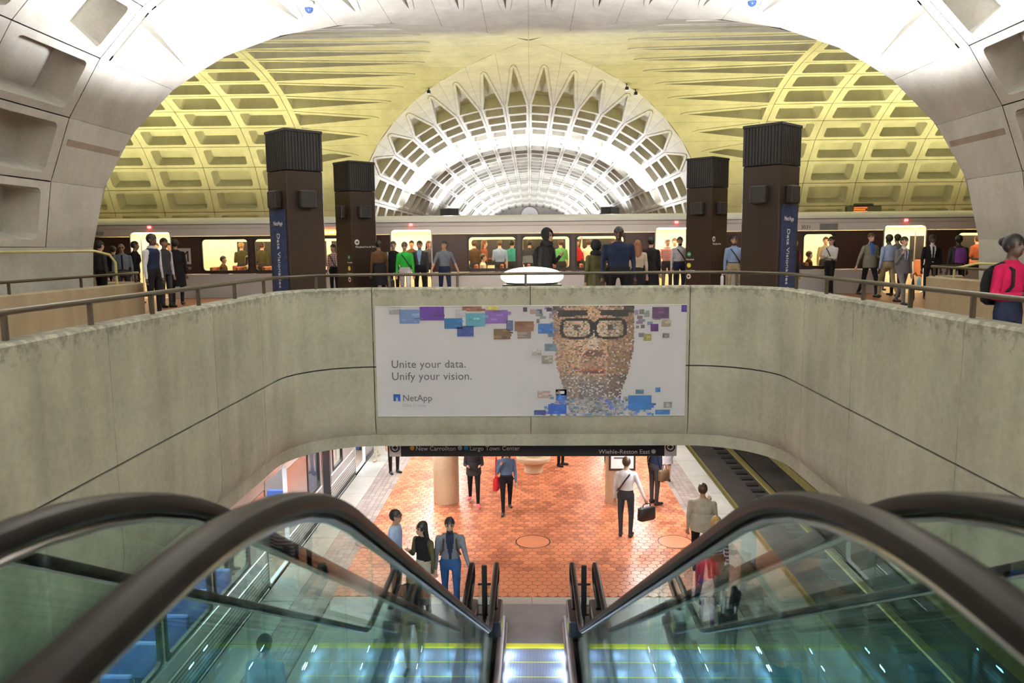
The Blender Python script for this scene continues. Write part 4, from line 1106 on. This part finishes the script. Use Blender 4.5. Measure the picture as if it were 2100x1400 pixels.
def person(label, x, y, z=0.0, face=0, h=1.72, skin='light', hair='black', top='grey', pants='black', shoes='leather_black', arms=('down', 'down'), legs='stand', lead=1,
           sleeves='long', shorts=False, wide=1.0, lean=0.0, hairstyle='short', shirt=None, tie=None, belt=None, skirt=None, coat=None, glasses=False, hood=None, beard=False, headturn=0.0,
           vox=.0155, group=None, sleeve_mat=None, strap=None, backpack=None, nod=0.0, open_front=None, scarf=None):
    """face = heading in degrees, 0 looks towards -y, 90 looks towards +x"""
    k = h / 1.75; W = wide
    mats = []
    def mi(n):
        if n not in mats: mats.append(n)
        return mats.index(n)
    tm = 'cloth_' + top; pm = 'cloth_' + pants; sk = 'skin_' + skin; sl = sleeve_mat and 'cloth_' + sleeve_mat or tm
    prim = []                                              # (p0,r0,p1,r1,material) for colouring
    mb = MB()
    def cap(p0, r0, p1, r1, m): cap_mesh(mb, p0, r0, p1, r1); prim.append((np.array(p0, float), r0, np.array(p1, float), r1, mi(m)))
    L = LEG[legs]; hipz = .93
    pel = np.array([0, 0, hipz])
    feet = []
    for s in (-1, 1):
        th, sh = L[0] if s == lead else L[1]
        hip = pel + np.array([s * .092 * W, 0, 0])
        kn = hip + nrm((s * th[0] * .5, th[1], th[2])) * .43; an = kn + nrm((s * sh[0], sh[1], sh[2])) * .41
        feet.append((hip, kn, an, s))
    low = min(f[2][2] for f in feet) - .075; sh_z = -low
    mv = np.array([0, 0, sh_z]); pel = pel + mv
    for hip, kn, an, s in feet:
        hip, kn, an = hip + mv, kn + mv, an + mv
        cap(hip, .088 * W, kn, .060, pm); cap(kn, .060, an + (an - kn) * .02, .043 if pants != 'jeans' else .05, sk if shorts else pm)
        back = an[2] > .14
        toe = an + (np.array([s * .03, -.15, -.035]) if not back else np.array([0, -.12, -.10]))
        cap(an + np.array([0, .03, -.035]), .042, toe, .036, shoes); cap(an + np.array([0, .02, -.02]), .045, an + (0, -.05, -.03), .042, shoes)
    # torso
    up = nrm((0, -math.sin(math.radians(lean)), math.cos(math.radians(lean)))); fw = np.array([0, -up[2], up[1]]) * 1.0
    fw = np.array([0, -math.cos(math.radians(lean)), -math.sin(math.radians(lean))])
    def tp(zz, f=0.0): return pel + up * zz + fw * f
    rings = [(-.10, .10, .085), (-.05, .155, .105), (.02, .17, .115), (.12, .150, .105), (.22, .152, .105), (.34, .172, .115), (.44, .180, .112), (.495, .150, .092), (.53, .08, .07), (.56, .05, .05)]
    mb.loft([[tp(zz) + np.array([rx * W * math.cos(2 * PI * j / 16), 0, 0]) - fw * (ry * (W * .6 + .4)) * math.sin(2 * PI * j / 16) for j in range(16)] for zz, rx, ry in rings])
    prim.append((tp(.0), .15 * W, tp(.06), .15 * W, mi(pm)))
    prim.append((tp(.17), .155 * W, tp(.46), .16 * W, mi(tm)))
    neck = tp(.50); hd = tp(.685) + fw * (.02 + nod * .03)
    cap(neck, .056, tp(.62, .01), .052, sk)
    # head: skull, jaw, nose, ears
    ht = math.radians(headturn); hf = np.array([math.sin(ht), -math.cos(ht), 0]); hs = np.array([math.cos(ht), math.sin(ht), 0]); hf = hf - np.array([0, 0, .25 * nod])
    hb = len(mb.v)
    for c, rr in ((hd + np.array([0, 0, .02]) - hf * .008, (.076, .094, .100)), (hd - np.array([0, 0, .045]) + hf * .022, (.058, .070, .078))):
        vs = MB(); vs.ball((0, 0, 0), rr, 14, 10)
        mb.add([c + hs * v[0] - hf * v[1] + np.array([0, 0, v[2]]) for v in vs.v], vs.f)
    prim.append((hd - np.array([0, 0, .05]) + hf * .02, .06, hd + np.array([0, 0, .03]), .085, mi(sk)))
    cap_mesh(mb, hd + hf * .085 + np.array([0, 0, .012]), .010, hd + hf * .104 - np.array([0, 0, .022]), .015)
    for s in (-1, 1): cap_mesh(mb, hd + hs * s * .077 + np.array([0, 0, -.018]), .013, hd + hs * s * .080 - hf * .012 + np.array([0, 0, .022]), .016)
    hands = []
    for s, an in ((-1, arms[0]), (1, arms[1])):
        ud, fd = ARM[an]
        shd = tp(.445) + np.array([s * .180 * W, 0, 0])
        u = nrm((s * ud[0], 0, 0) + up * -ud[2] * -1 + fw * -ud[1]) if False else nrm(np.array([s * ud[0], 0, 0]) + up * ud[2] - fw * ud[1])
        f = nrm(np.array([s * fd[0], 0, 0]) + up * fd[2] - fw * fd[1])
        el = shd + u * .285; wr = el + f * .25; pa = wr + f * .075
        ar = .058 * (W * .5 + .5)
        cap(shd, ar, el, .045, sl); cap(el, .044, wr, .031, sl if sleeves == 'long' else sk)
        if sleeves == 'long': pass
        cap(wr + f * .025, .027, pa, .033, sk)
        hands.append((pa, f, s))
    body = bpy.data.objects.new('body', mb.mesh('body', list(dict.fromkeys([]))) if False else bpy.data.meshes.new('body'))
    body.data.from_pydata([tuple(v) for v in mb.v], [], mb.f)
    C.objects.link(body)
    m1 = body.modifiers.new('r', 'REMESH'); m1.mode = 'VOXEL'; m1.voxel_size = vox
    m2 = body.modifiers.new('s', 'SMOOTH'); m2.factor = .5; m2.iterations = 3
    root = thing('person', label, 'person', (x, y, z), math.radians(face), group)
    root.scale = (k, k, k); body.parent = root
    small = vox > .017
    if shirt: mi('cloth_' + shirt)
    if tie: mi('cloth_' + tie)
    if belt: mi('leather_' + belt)
    PEOPLE.append(dict(body=body, prim=prim, mats=mats, hands=hands, sk=mi(sk), pel=pel, tp=tp, shirt=shirt, tie=tie, belt=belt, tm=mi(tm), pm=mi(pm), up=up, fw=fw, mi=mi, small=small))
    def child(mbx, name, mat, smooth=True): return mbx.build(name, mat, root, smooth)
    Z = np.array([0, 0, 1.0])
    H = lambda a, b, c: tuple(hd + hs * a + hf * b + Z * c)       # head frame: side, forward, up
    if hood:
        q = MB(); q.ball((0, 0, 0), (.118, .128, .140), 14, 10); q.v = [H(v[0], -v[1] - .022, v[2] + .03) for v in q.v]
        keep = [f for f in q.f if not (len(f) == 4 and np.mean([(np.array(q.v[i]) - hd).dot(hf) for i in f]) > .055 and np.mean([q.v[i][2] - hd[2] for i in f]) < .09)]
        q.m = [0] * len(keep); q.f = keep; child(q, 'hood', 'cloth_' + hood)
        q = MB(); q.lathe([(.12, 0), (.13, .04), (.10, .10)], 14); q.v = [tuple(tp(.50) + np.array(v)) for v in q.v]; child(q, 'collar', 'cloth_' + hood)
    elif hair != 'bald':
        hm = 'hair_' + hair
        q = MB(); q.ball((0, 0, 0), (.091, .108, .110), 18, 14)
        lim = .028 if hairstyle == 'short' else .0
        V = []
        for v in q.v:
            V.append((v[0], -v[1] - .014, v[2] + .030))
        keep = []
        for f in q.f:
            c = np.mean([V[i] for i in f], axis=0)
            if c[1] > .045 and c[2] < .062: continue
            if c[1] > -.02 and c[2] < lim - .01: continue
            if c[2] < -.05 and hairstyle == 'short': continue
            keep.append(f)
        q.v = [H(*v) for v in V]; q.f = keep; q.m = [0] * len(keep); child(q, 'hair', hm)
        if hairstyle == 'long':
            q = MB(); rings = []
            for zz, rx, ry, oy in ((.09, .075, .05, -.05), (.03, .098, .07, -.045), (-.06, .105, .06, -.055), (-.16, .115, .05, -.075), (-.26, .10, .04, -.10), (-.32, .05, .025, -.11)):
                rings.append([H(rx * math.cos(2 * PI * j / 12), oy + ry * math.sin(2 * PI * j / 12), zz) for j in range(12)])
            q.loft(rings); child(q, 'long_hair', hm)
        if hairstyle == 'bun': q = MB(); q.ball(H(0, -.12, .05), .05, 10, 8); child(q, 'hair_bun', hm)
        if beard:
            q = MB(); q.ball((0, 0, 0), (.058, .060, .044), 12, 8); q.v = [H(v[0], -v[1] + .032, v[2] - .088) for v in q.v]; child(q, 'beard', hm)
    if not small:
        q = MB()
        for s in (-1, 1): q.ball(H(s * .032, .081, .018), (.013, .010, .008), 8, 5)
        child(q, 'eyes', 'eye_dark')
        q = MB()
        for s in (-1, 1): q.ball(H(s * .033, .083, .040), (.022, .009, .005), 8, 4)
        child(q, 'eyebrows', 'hair_' + (hair if hair != 'bald' else 'grey'))
        q = MB(); q.ball(H(0, .082, -.062), (.024, .011, .007), 8, 4); child(q, 'mouth', 'lip')
    if glasses:
        q = MB()
        for s in (-1, 1): q.ball(H(s * .036, .094, .018), (.026, .006, .020), 10, 6)
        q.tube([H(-.08, 0, .022), H(-.06, .09, .024), H(.06, .09, .024), H(.08, 0, .022)], .004, 5); child(q, 'glasses', 'black_paint')
    def garment(name, mat, zs, front=0.0):
        q = MB(); q.loft([[tuple(tp(zz) + np.array([rx * W * math.cos(2 * PI * j / 18), 0, 0]) - fw * ry * math.sin(2 * PI * j / 18)) for j in range(18)] for zz, rx, ry in zs])
        child(q, name, 'cloth_' + mat)
    if skirt: garment('skirt', skirt, [(.10, .160, .12), (.0, .190, .145), (-.15, .200, .16), (-.36, .215, .175)])
    if coat: garment('coat_skirt', coat, [(.20, .165, .12), (.05, .195, .145), (-.2, .215, .165), (-.42, .23, .18)])
    if open_front: garment('jacket_hem', open_front, [(.24, .168, .122), (.08, .188, .138), (-.06, .195, .145), (-.10, .185, .138)])
    if scarf: garment('collar', scarf, [(.49, .10, .09), (.53, .095, .09), (.57, .075, .07)])
    if strap:
        pts = [tp(.48) + np.array([-.10 * W, 0, 0]), tp(.46, .10) + np.array([-.08, 0, 0]), tp(.30, .135) + np.array([.04, 0, 0]), tp(.12, .125) + np.array([.15 * W, 0, 0]), tp(.06, 0) + np.array([.20 * W, 0, 0]), tp(.14, -.12) + np.array([.13 * W, 0, 0]), tp(.32, -.13) + np.array([.02, 0, 0]), tp(.46, -.10) + np.array([-.08, 0, 0]), tp(.48) + np.array([-.10 * W, 0, .005])]
        q = MB(); q.tube(pts, .017, 6); child(q, 'shoulder_strap', 'leather_' + strap)
    if backpack:
        q = MB(); rings = []
        for zz, rx, d0, d1 in ((.06, .10, -.12, -.22), (.10, .14, -.115, -.27), (.28, .15, -.12, -.28), (.42, .13, -.115, -.25), (.48, .09, -.115, -.18)):
            rings.append([tp(zz, d0 + (d1 - d0) * (.5 - .5 * math.sin(2 * PI * j / 12))) + np.array([rx * math.cos(2 * PI * j / 12), 0, 0]) for j in range(12)])
        q.loft(rings); child(q, 'backpack', 'cloth_' + backpack)
        for s in (-1, 1):
            q = MB(); q.tube([tp(.47, -.12) + np.array([s * .10, 0, 0]), tp(.515, -.02) + np.array([s * .105, 0, 0]), tp(.44, .105) + np.array([s * .11, 0, 0]), tp(.28, .12) + np.array([s * .125, 0, 0]), tp(.16, .04) + np.array([s * .165 * W, 0, 0])], .018, 6); child(q, 'backpack_strap', 'cloth_' + backpack)
    root['_h'] = 1
    wh = [root.matrix_basis @ Vector(tuple(p[0] + p[1] * .05)) for p in hands]
    return root, wh
def finish_people():
    dg = bpy.context.evaluated_depsgraph_get()
    for P in PEOPLE:
        ob = P['body']; me = bpy.data.meshes.new_from_object(ob.evaluated_get(dg)); me.name = 'body'
        ob.modifiers.clear(); old = ob.data; ob.data = me; bpy.data.meshes.remove(old)
        n = len(me.polygons); cen = np.empty(n * 3, np.float32); me.polygons.foreach_get('center', cen); cen = cen.reshape(-1, 3).astype(float)
        best = np.full(n, 1e9); lab = np.zeros(n, int)
        for p0, r0, p1, r1, m in P['prim']:
            d = p1 - p0; l2 = d.dot(d); t = np.clip(((cen - p0) @ d) / l2, 0, 1) if l2 > 0 else np.zeros(n)
            dist = np.linalg.norm(cen - (p0 + t[:, None] * d), axis=1) - (r0 + (r1 - r0) * t)
            b = dist < best; lab[b] = m; best[b] = dist[b]
        rel = cen - P['pel']; hz = rel @ P['up']; ff = rel @ P['fw']; xx = rel[:, 0]
        torso = (lab == P['tm']) & (np.abs(xx) < .2)
        lab[(hz > .545) & (np.abs(xx) < .078) & (lab == P['tm'])] = P['sk']
        if P['shirt']:
            w_ = .022 + .05 * np.clip((hz - .15) / .3, 0, 1)
            q = torso & (ff > .03) & (np.abs(xx) < w_) & (hz > .08); lab[q] = P['mi']('cloth_' + P['shirt'])
        if P['tie']:
            q = torso & (ff > .05) & (np.abs(xx) < .026) & (hz > .10) & (hz < .50); lab[q] = P['mi']('cloth_' + P['tie'])
        if P['belt']:
            q = (np.abs(hz - .105) < .016) & (np.abs(xx) < .19) & (np.abs(ff) < .15); lab[q] = P['mi']('leather_' + P['belt'])
        # fingers
        fm = MB()
        for pa, f, s in P['hands']:
            a = np.cross(f, (0, 1, .2)); a /= np.linalg.norm(a); b = np.cross(a, f)
            nseg = 4 if P['small'] else 6
            curl = b * (1 if b.dot(P['fw']) > 0 else -1)
            for q in range(4):
                o = pa + a * (q - 1.5) * .0175 + f * .018; L_ = (.062, .074, .070, .054)[q]
                k1 = o + f * L_ * .5 + curl * .006; k2 = k1 + f * L_ * .42 + curl * L_ * .28
                fm.tube([o, k1, k2], [.0092, .0088, .0066], nseg)
            th = pa - f * .02 + a * (.030 if a.dot(P['fw']) > 0 else -.030); d2 = (th - pa); d2 /= max(np.linalg.norm(d2), 1e-6)
            fm.tube([pa - f * .02, th + f * .014, th + f * .046 + curl * .012 + d2 * .004], [.013, .011, .0075], nseg)
        nv = len(me.vertices); co = np.empty(nv * 3, np.float32); me.vertices.foreach_get('co', co)
        faces = [tuple(p.vertices) for p in me.polygons]
        allv = [tuple(v) for v in co.reshape(-1, 3)] + [tuple(v) for v in fm.v]
        allf = faces + [tuple(i + nv for i in f) for f in fm.f]
        m2 = bpy.data.meshes.new('body'); m2.from_pydata(allv, [], allf)
        for nm in P['mats']: m2.materials.append(MATS[nm])
        m2.polygons.foreach_set('material_index', list(lab) + [P['sk']] * len(fm.f))
        m2.polygons.foreach_set('use_smooth', [True] * len(m2.polygons)); m2.update()
        ob.data = m2; bpy.data.meshes.remove(me)

def up_at(px, y, **kw): return at(px, y, 1.3)
U = lambda label, px, y, **kw: person(label, at(px, y, 1.3), y, 0, **kw)
D = lambda label, px, y, **kw: person(label, at(px, y, LZ + 1.2), y, LZ, **kw)
# --- upper platform
U('person in navy varsity jacket with white sleeves standing in profile', 312, 16.6, face=80, h=1.84, skin='dark', top='navy', pants='black', sleeve_mat='white', scarf='lightgrey', wide=1.1)
U('person in dark vest with pale sleeves beside the varsity jacket', 337, 19.3, face=70, h=1.78, skin='brown', top='charcoal', sleeve_mat='lightgrey', pants='charcoal')
U('person all in black standing behind the dark vest', 360, 20.3, face=200, h=1.76, skin='brown', top='black', pants='black', coat='black')
U('person in grey shirt, tie and dark glasses behind the tan parapet', 250, 19.6, face=25, h=1.66, skin='brown', hair='bald', top='steel', pants='charcoal', tie='black', glasses=True)
U('person in dark jacket and cap turned to the train behind the tan parapet', 205, 18.6, face=150, h=1.72, skin='light', top='charcoal', pants='black', hair='black')
U('person in black with a pack walking behind the grey shirt', 277, 20.6, face=110, h=1.72, skin='brown', top='black', pants='black', backpack='black')
U('person in dark coat half hidden behind the grey shirt and tie', 232, 21.4, face=180, h=1.6, skin='tan', top='black', pants='black')
U('person in red and white plaid shirt with a shoulder strap', 684, 22.3, face=-25, h=1.60, skin='tan', top='plaid', pants='black', strap='black')
r_, h1 = U('person in dark brown coat beside the arrow sign pylon', 777, 20.6, face=-150, h=1.68, skin='brown', top='brown', pants='black', coat='black')
U('person in black vest and grey short sleeves stepping off the train', 807, 22.0, face=10, h=1.70, skin='light', hair='brown', top='black', sleeve_mat='lightgrey', sleeves='short', pants='black', legs='walk')
U('person in bright green sweater and pale trousers with sunglasses', 830, 20.8, face=5, h=1.67, skin='light', hair='brown', top='green', pants='lightgrey', glasses=True, legs='walk', shoes='cloth_red', backpack=None, strap='black')
U('person in dark jacket over blue shirt holding a phone by the open door', 861, 21.6, face=-5, h=1.67, skin='tan', top='charcoal', shirt='blue', pants='black', arms=('bent', 'down'))
U('person in blue grey polo shirt striding with arms apart', 911, 21.0, face=15, h=1.70, skin='tan', top='steel', sleeves='short', pants='navy', arms=('out', 'out'), legs='walk', headturn=-50)
U('person in black hooded jacket with orange stripes looking at a phone', 1121, 15.9, face=55, h=1.84, skin='brown', top='black', pants='black', hood='black', arms=('down', 'phone'), nod=.5, backpack='black')
U('person in dark headscarf and olive coat seen from behind', 1222, 15.6, face=200, h=1.60, skin='tan', top='olive', pants='black', hood='black', coat='olive')
U('person in large navy jacket standing close to the well rail', 1268, 14.9, face=5, h=1.86, skin='dark', top='navy', pants='black', wide=1.32, headturn=-15)
r_, h2 = U('person in tan jacket and black skirt holding a tote bag', 1308, 18.6, face=170, h=1.62, skin='light', hair='red', hairstyle='long', top='beige', skirt='black', pants='black', shorts=True, arms=('down', 'bent'))
U('person in long black coat beside the tan jacket', 1335, 19.2, face=150, h=1.70, skin='tan', hair='black', hairstyle='bun', top='black', coat='black', pants='black')
U('person in pale shirt with a dark bag strap leaving the train', 1394, 22.2, face=0, h=1.72, skin='tan', top='lightgrey', pants='navy', strap='black', beard=True, belt='black')
r_, h3 = U('person in blue shirt and khaki trousers with crossbody strap', 1505, 20.6, face=-10, h=1.72, skin='tan', top='blue', pants='khaki', strap='black', beard=True, belt='black')
U('person with a red bag passing behind the blue banner pylon', 1627, 18.6, face=100, h=1.66, skin='tan', top='black', pants='black', backpack='red')
U('person in white shirt leaning with folded arms by car 3031', 1703, 22.4, face=-55, h=1.70, skin='light', top='white', pants='black', arms=('cross', 'cross'), legs='lean', glasses=True, strap='black', lean=-4, belt='black')
U('person in grey tweed blazer and blue shirt swinging an arm', 1785, 21.6, face=10, h=1.80, skin='light', hair='brown', top='greygreen', shirt='tieblue', pants='black', arms=('out', 'bent'), open_front='greygreen', legs='walk')
U('person in pale blue shirt seen from behind boarding the train', 1823, 21.0, face=195, h=1.76, skin='dark', top='paleblue', pants='khaki', legs='walk', belt='brown')
U('person in dark jacket near the open door of car 3031', 1840, 21.9, face=190, h=1.74, skin='tan', top='grey', pants='black')
r_, h4 = U('person in grey suit with bright blue tie carrying an umbrella', 1853, 18.7, face=15, h=1.68, skin='light', hair='black', top='grey', shirt='white', tie='tieblue', pants='grey', legs='walk', lead=-1, open_front='grey', arms=('strap', 'down'), belt='black')
U('person in black suit and white shirt beside the tan parapet', 1911, 20.4, face=-5, h=1.70, skin='dark', top='black', shirt='white', tie='black', pants='black')
U('person in dark plum jacket seen from behind near the pier', 1966, 19.8, face=170, h=1.68, skin='dark', top='charcoal', pants='black', backpack='purple')
r_, h8 = U('person in magenta sweater with a backpack and a paper walking past the well', 2074, 7.5, face=25, h=1.585, skin='dark', hair='black', hairstyle='bun', top='magenta', pants='navy', arms=('bent', 'bent'), backpack='black', vox=.012)
# --- lower platform
D('person in light blue shirt standing in profile at the escalator foot', 811, 12.9, face=85, h=1.76, skin='tan', top='skyblue', pants='navy', glasses=True, wide=1.08)
D('person in black top and beige trousers with a raised hand', 868, 12.6, face=-35, h=1.66, skin='light', hair='black', hairstyle='long', top='black', pants='stone', arms=('phone', 'down'), nod=.6, sleeve_mat='olive', headturn=-20)
D('person in grey zipped jacket and blue jeans with backpack straps', 923, 12.66, face=5, h=1.74, skin='light', hair='black', beard=True, top='steel', pants='jeans', shirt='navy', backpack='brown', arms=('down', 'reach'), legs='walk', nod=.4, wide=1.08)
person('person in black jacket riding the escalator', at(846, 10.7, -3.3), 10.7, LZ, face=0, h=1.70, skin='light', hair='blonde', hairstyle='long', top='black', pants='tan')
D('person in grey jacket and black leggings with pink shoes', 971, 18.2, face=5, h=1.68, skin='light', hair='brown', top='charcoal', pants='black', legs='walk', shoes='cloth_pink', arms=('bent', 'bent'), open_front='charcoal')
r5, h5 = D('person in denim shirt and black trousers carrying a red bag', 1038, 17.6, face=5, h=1.66, skin='light', hair='brown', hairstyle='long', top='denim', pants='black', legs='walk', lead=-1, arms=('strap', 'down'), belt='black')
r_, h6 = D('person in white shirt seen from behind with a briefcase', 1284, 16.1, face=165, h=1.80, skin='tan', hair='brown', top='white', pants='charcoal', strap='black', belt='black', arms=('out', 'down'))
r7, h7 = D('person in dark clothes with a brown satchel near the empty track', 1343, 18.2, face=120, h=1.76, skin='tan', top='navy', pants='charcoal', strap='brown')
D('person in patterned skirt with an orange top beyond the brown satchel', 1366, 20.0, face=200, h=1.62, skin='light', hair='brown', top='orange', skirt='lightgrey', pants='black', shorts=True)
D('person in black trousers waiting beside the round bench', 1150, 21.5, face=60, h=1.72, skin='tan', top='charcoal', pants='black')
D('person in black waiting near the granite edge by the silver train', 806, 20.8, face=40, h=1.78, skin='tan', top='charcoal', pants='black')
D('person in light trousers stepping along the granite edge', 769, 22.2, face=-20, h=1.66, skin='light', hair='brown', top='cream', pants='stone', legs='walk', shoes='leather_tan')
D('person in dark coat beyond the map board column', 1250, 21.8, face=10, h=1.72, skin='tan', top='black', pants='black')
D('person in khaki jacket seen from behind with a hand at the chin', 1440, 14.3, face=160, h=1.78, skin='tan', hair='brown', top='stone', pants='black', arms=('chin', 'down'), wide=1.15, open_front='stone')
D('person in maroon and white striped shirt by the escalator', 1468, 12.9, face=15, h=1.64, skin='light', hair='blonde', hairstyle='long', top='stripes', pants='rust', arms=('down', 'down'))
D('child in red jacket walking in front of the striped shirt', 1452, 12.3, face=170, h=1.36, skin='brown', hair='black', top='red', pants='purple', legs='walk')
D('person in black suit with folded arms past the escalator side', 1494, 10.7, face=-60, h=1.70, skin='tan', hair='brown', top='black', shirt='white', pants='black', arms=('cross', 'chin'))
D('person in blue shirt walking below the escalator on the train side', 545, 8.6, face=175, h=1.76, skin='tan', hair='black', top='paleblue', pants='navy', legs='walk')
D('person in teal shirt below the escalator on the empty track side', 1600, 8.5, face=175, h=1.74, skin='light', hair='grey', top='darkteal', pants='charcoal', legs='walk')
# --- riders inside the trains
RD = [  # px, row y, sitting, facing, top, hair, style, words
    (424, 23.8, 1, 90, 'brown', 'black', 'short', 'rider in brown seated against the car end window'), (484, 23.8, 1, 60, 'tan', 'brown', 'long', 'rider in tan seated by the window'),
    (496, 24.75, 0, 180, 'olive', 'blonde', 'short', 'rider in olive parka standing at the window'), (552, 23.8, 1, 20, 'cream', 'grey', 'short', 'rider in cream seated by the window'),
    (538, 24.75, 0, 160, 'olive', 'brown', 'short', 'rider in dark olive standing behind the cream top'), (600, 23.8, 1, 30, 'lightgrey', 'grey', 'short', 'rider in light grey next to the blue banner pylon'),
    (973, 24.45, 0, 200, 'brown', 'brown', 'short', 'rider in brown standing at the middle car window'), (993, 24.92, 0, 80, 'rust', 'red', 'long', 'rider in rust at the middle car window'),
    (1025, 24.45, 0, 190, 'blue', 'brown', 'short', 'rider in blue tee shirt with back to the window'), (1050, 24.92, 0, 150, 'teal', 'black', 'short', 'rider in teal shirt beside the blue tee shirt'),
    (1005, 23.8, 1, 30, 'cream', 'brown', 'short', 'rider in cream seated low in front of the blue tee shirt'), (1086, 24.65, 0, 170, 'charcoal', 'black', 'short', 'rider in charcoal standing behind the hooded jacket'),
    (1150, 24.6, 0, 200, 'bottle', 'brown', 'short', 'rider in green shirt reading by the window'), (1207, 24.45, 0, 170, 'cream', 'brown', 'short', 'rider in off white shirt with an arm raised'),
    (1183, 24.98, 0, 30, 'red', 'black', 'short', 'rider in red behind the off white shirt'), (1258, 24.6, 0, 40, 'rust', 'brown', 'short', 'rider in rust behind the navy jacket'),
    (1368, 23.8, 0, 10, 'redstripes', 'grey', 'short', 'rider in red striped top at the open door'), (1383, 24.2, 0, -10, 'cream', 'brown', 'short', 'rider in cream shirt inside the open door'),
    (880, 23.75, 0, 10, 'grey', 'brown', 'long', 'rider in grey coming out of the open door'), (845, 24.6, 0, 0, 'brown', 'black', 'short', 'rider in brown deep inside the open door'),
    (1664, 23.8, 1, 70, 'brown', 'brown', 'short', 'rider in brown seated in the end window of car 3031'), (1692, 24.65, 0, 0, 'tan', 'brown', 'short', 'rider in tan facing out of the end window of car 3031'),
    (1806, 24.2, 0, 0, 'white', 'black', 'short', 'rider in white shirt framed by the open door of car 3031'), (1960, 24.95, 0, 160, 'brown', 'black', 'short', 'rider in brown standing by the pier end window'),
    (2003, 24.45, 0, 190, 'rust', 'brown', 'short', 'rider in rust standing by the pier end window'), (322, 24.5, 0, 0, 'tan', 'brown', 'short', 'rider in tan inside the door behind the varsity jacket'), (348, 25.1, 0, 30, 'brown', 'black', 'short', 'rider in brown inside the door behind the dark vest')]
for px, y, sit, fc, tp_, hr, hs_, wd in RD:
    rx = at(px, y, 1.1)
    if sit:                                             # on the nearest seat, facing along the car like the seat
        rx = min((cc + q + .20 for cc in (TC, TC2) for q in SEATS), key=lambda v: abs(v - rx)); fc = 90
    person(wd.replace('rider', 'person', 1), rx, y, 0 if not sit else .0, face=fc, h=1.70 if not sit else 1.66, hair=hr, hairstyle=hs_, top=tp_, pants='charcoal', skin='tan' if hr == 'black' else 'light', vox=.021,
           legs='sit' if sit else 'stand', arms=('lap', 'lap') if sit else (('down', 'pole') if 'arm raised' in wd else ('down', 'bent')), sleeves='short' if tp_ in ('blue', 'teal', 'bottle') else 'long')
for yy, k in ((14.2, 0), (13.2, 1)):
    person(['person in black standing inside the open door of the silver train', 'person in patterned pale coat inside the silver train'][k], -5.9 - .3 * k, yy, LZ, face=90, h=1.7, top=['black', 'lightgrey'][k], pants='charcoal', skin='tan', vox=.021)
finish_people()

# ------------------------------------------------------------------ things people carry
def soft_box(mb, c, sx, sy, sz, r=.03):
    x, y, z = c; rings = []
    for zz, i in ((-1, .8), (-.85, 1), (.8, .96), (1, .7)):
        rings.append([(x + sx * i * a, y + sy * i * b, z + sz * zz) for a, b in ((-1, -.6), (-.8, -1), (.8, -1), (1, -.6), (1, .6), (.8, 1), (-.8, 1), (-1, .6))])
    mb.loft(rings)
def bag(name, label, cat, top, size, mat, rz=0, handle=.14):
    o = thing(name, label, cat, (top.x, top.y, top.z - handle), rz)
    m = MB(); soft_box(m, (0, 0, -size[2]), *size); m.build('bag_body', mat, o, True)
    m = MB(); m.tube([(-size[0] * .5, 0, -.02), (-size[0] * .4, 0, handle * .8), (0, 0, handle), (size[0] * .4, 0, handle * .8), (size[0] * .5, 0, -.02)], .012, 6); m.build('handle', mat, o, True)
    return o
npz = thing('newspaper', 'folded newspaper held by the person in the magenta sweater', 'newspaper', (h8[0] + h8[1]) / 2 + Vector((.03, -.03, 0)), math.radians(25))
m = MB()
for k in range(4): m.add([(-.16, -.01 - .004 * k, -.10), (.16, -.03 - .004 * k, -.08), (.16, -.06 - .004 * k, .12), (-.16, -.04 - .004 * k, .10)], [(0, 1, 2, 3)])
m.build('page', 'plastic_pale', npz)
bag('briefcase', 'black leather briefcase held by the white shirted person', 'briefcase', h6[0], (.21, .07, .15), 'leather_black', .5, .07)
bag('handbag', 'red shoulder bag hanging at the denim shirt', 'handbag', Vector((r5.location.x - .235, r5.location.y, LZ + 1.36)), (.13, .06, .15), 'cloth_red', 1.35, .50)
bag('satchel', 'brown satchel hanging on the person near the empty track', 'satchel', Vector((r7.location.x + .19, r7.location.y - .19, h7[0].z + .34)), (.15, .06, .14), 'leather_brown', .55, .12)
bag('carrier_bag', 'white carrier bag held by the person in khaki trousers', 'bag', h3[0] + Vector((-.05, 0, 0)), (.11, .04, .15), 'plastic_pale', math.radians(80), .05)
bag('tote_bag', 'pale tote bag carried on the tan jacket', 'bag', Vector((h2[1].x + .02, h2[1].y - .1, h2[1].z + .1)), (.10, .04, .22), 'plastic_pale', .3, .06)
bag('camera_bag', 'black wheeled bag held beside the dark brown coat', 'bag', h1[0] + Vector((.075, .03, 0)), (.15, .08, .2), 'leather_black', math.radians(120), .06)
um = thing('umbrella', 'black folded umbrella with curved handle held by the suited person', 'umbrella', (h4[1].x + .045, h4[1].y + .01, h4[1].z))
m = MB(); m.tube([(0, 0, .02), (0, 0, -.15), (.01, 0, -.5), (.01, 0, -.62)], [.012, .035, .045, .01], 8); m.build('canopy', 'black_paint', um, True)
m = MB(); m.tube([(0, 0, 0), (0, 0, .08), (.05, 0, .12), (.08, 0, .06)], .012, 6); m.build('handle', 'black_paint', um, True)
wb = thing('water_bottle', 'pale blue water bottle hanging from the suited hand', 'bottle', (h4[1].x + .15, h4[1].y - .05, h4[1].z - .22))
m = MB(); m.lathe([(.03, 0), (.036, .02), (.036, .17), (.015, .2), (.015, .23)], 12); m.build('bottle_body', 'bottle_blue', wb, True)
m = MB(); m.lathe([(.018, .23), (.018, .26)], 10); m.build('cap', 'white_paint', wb)
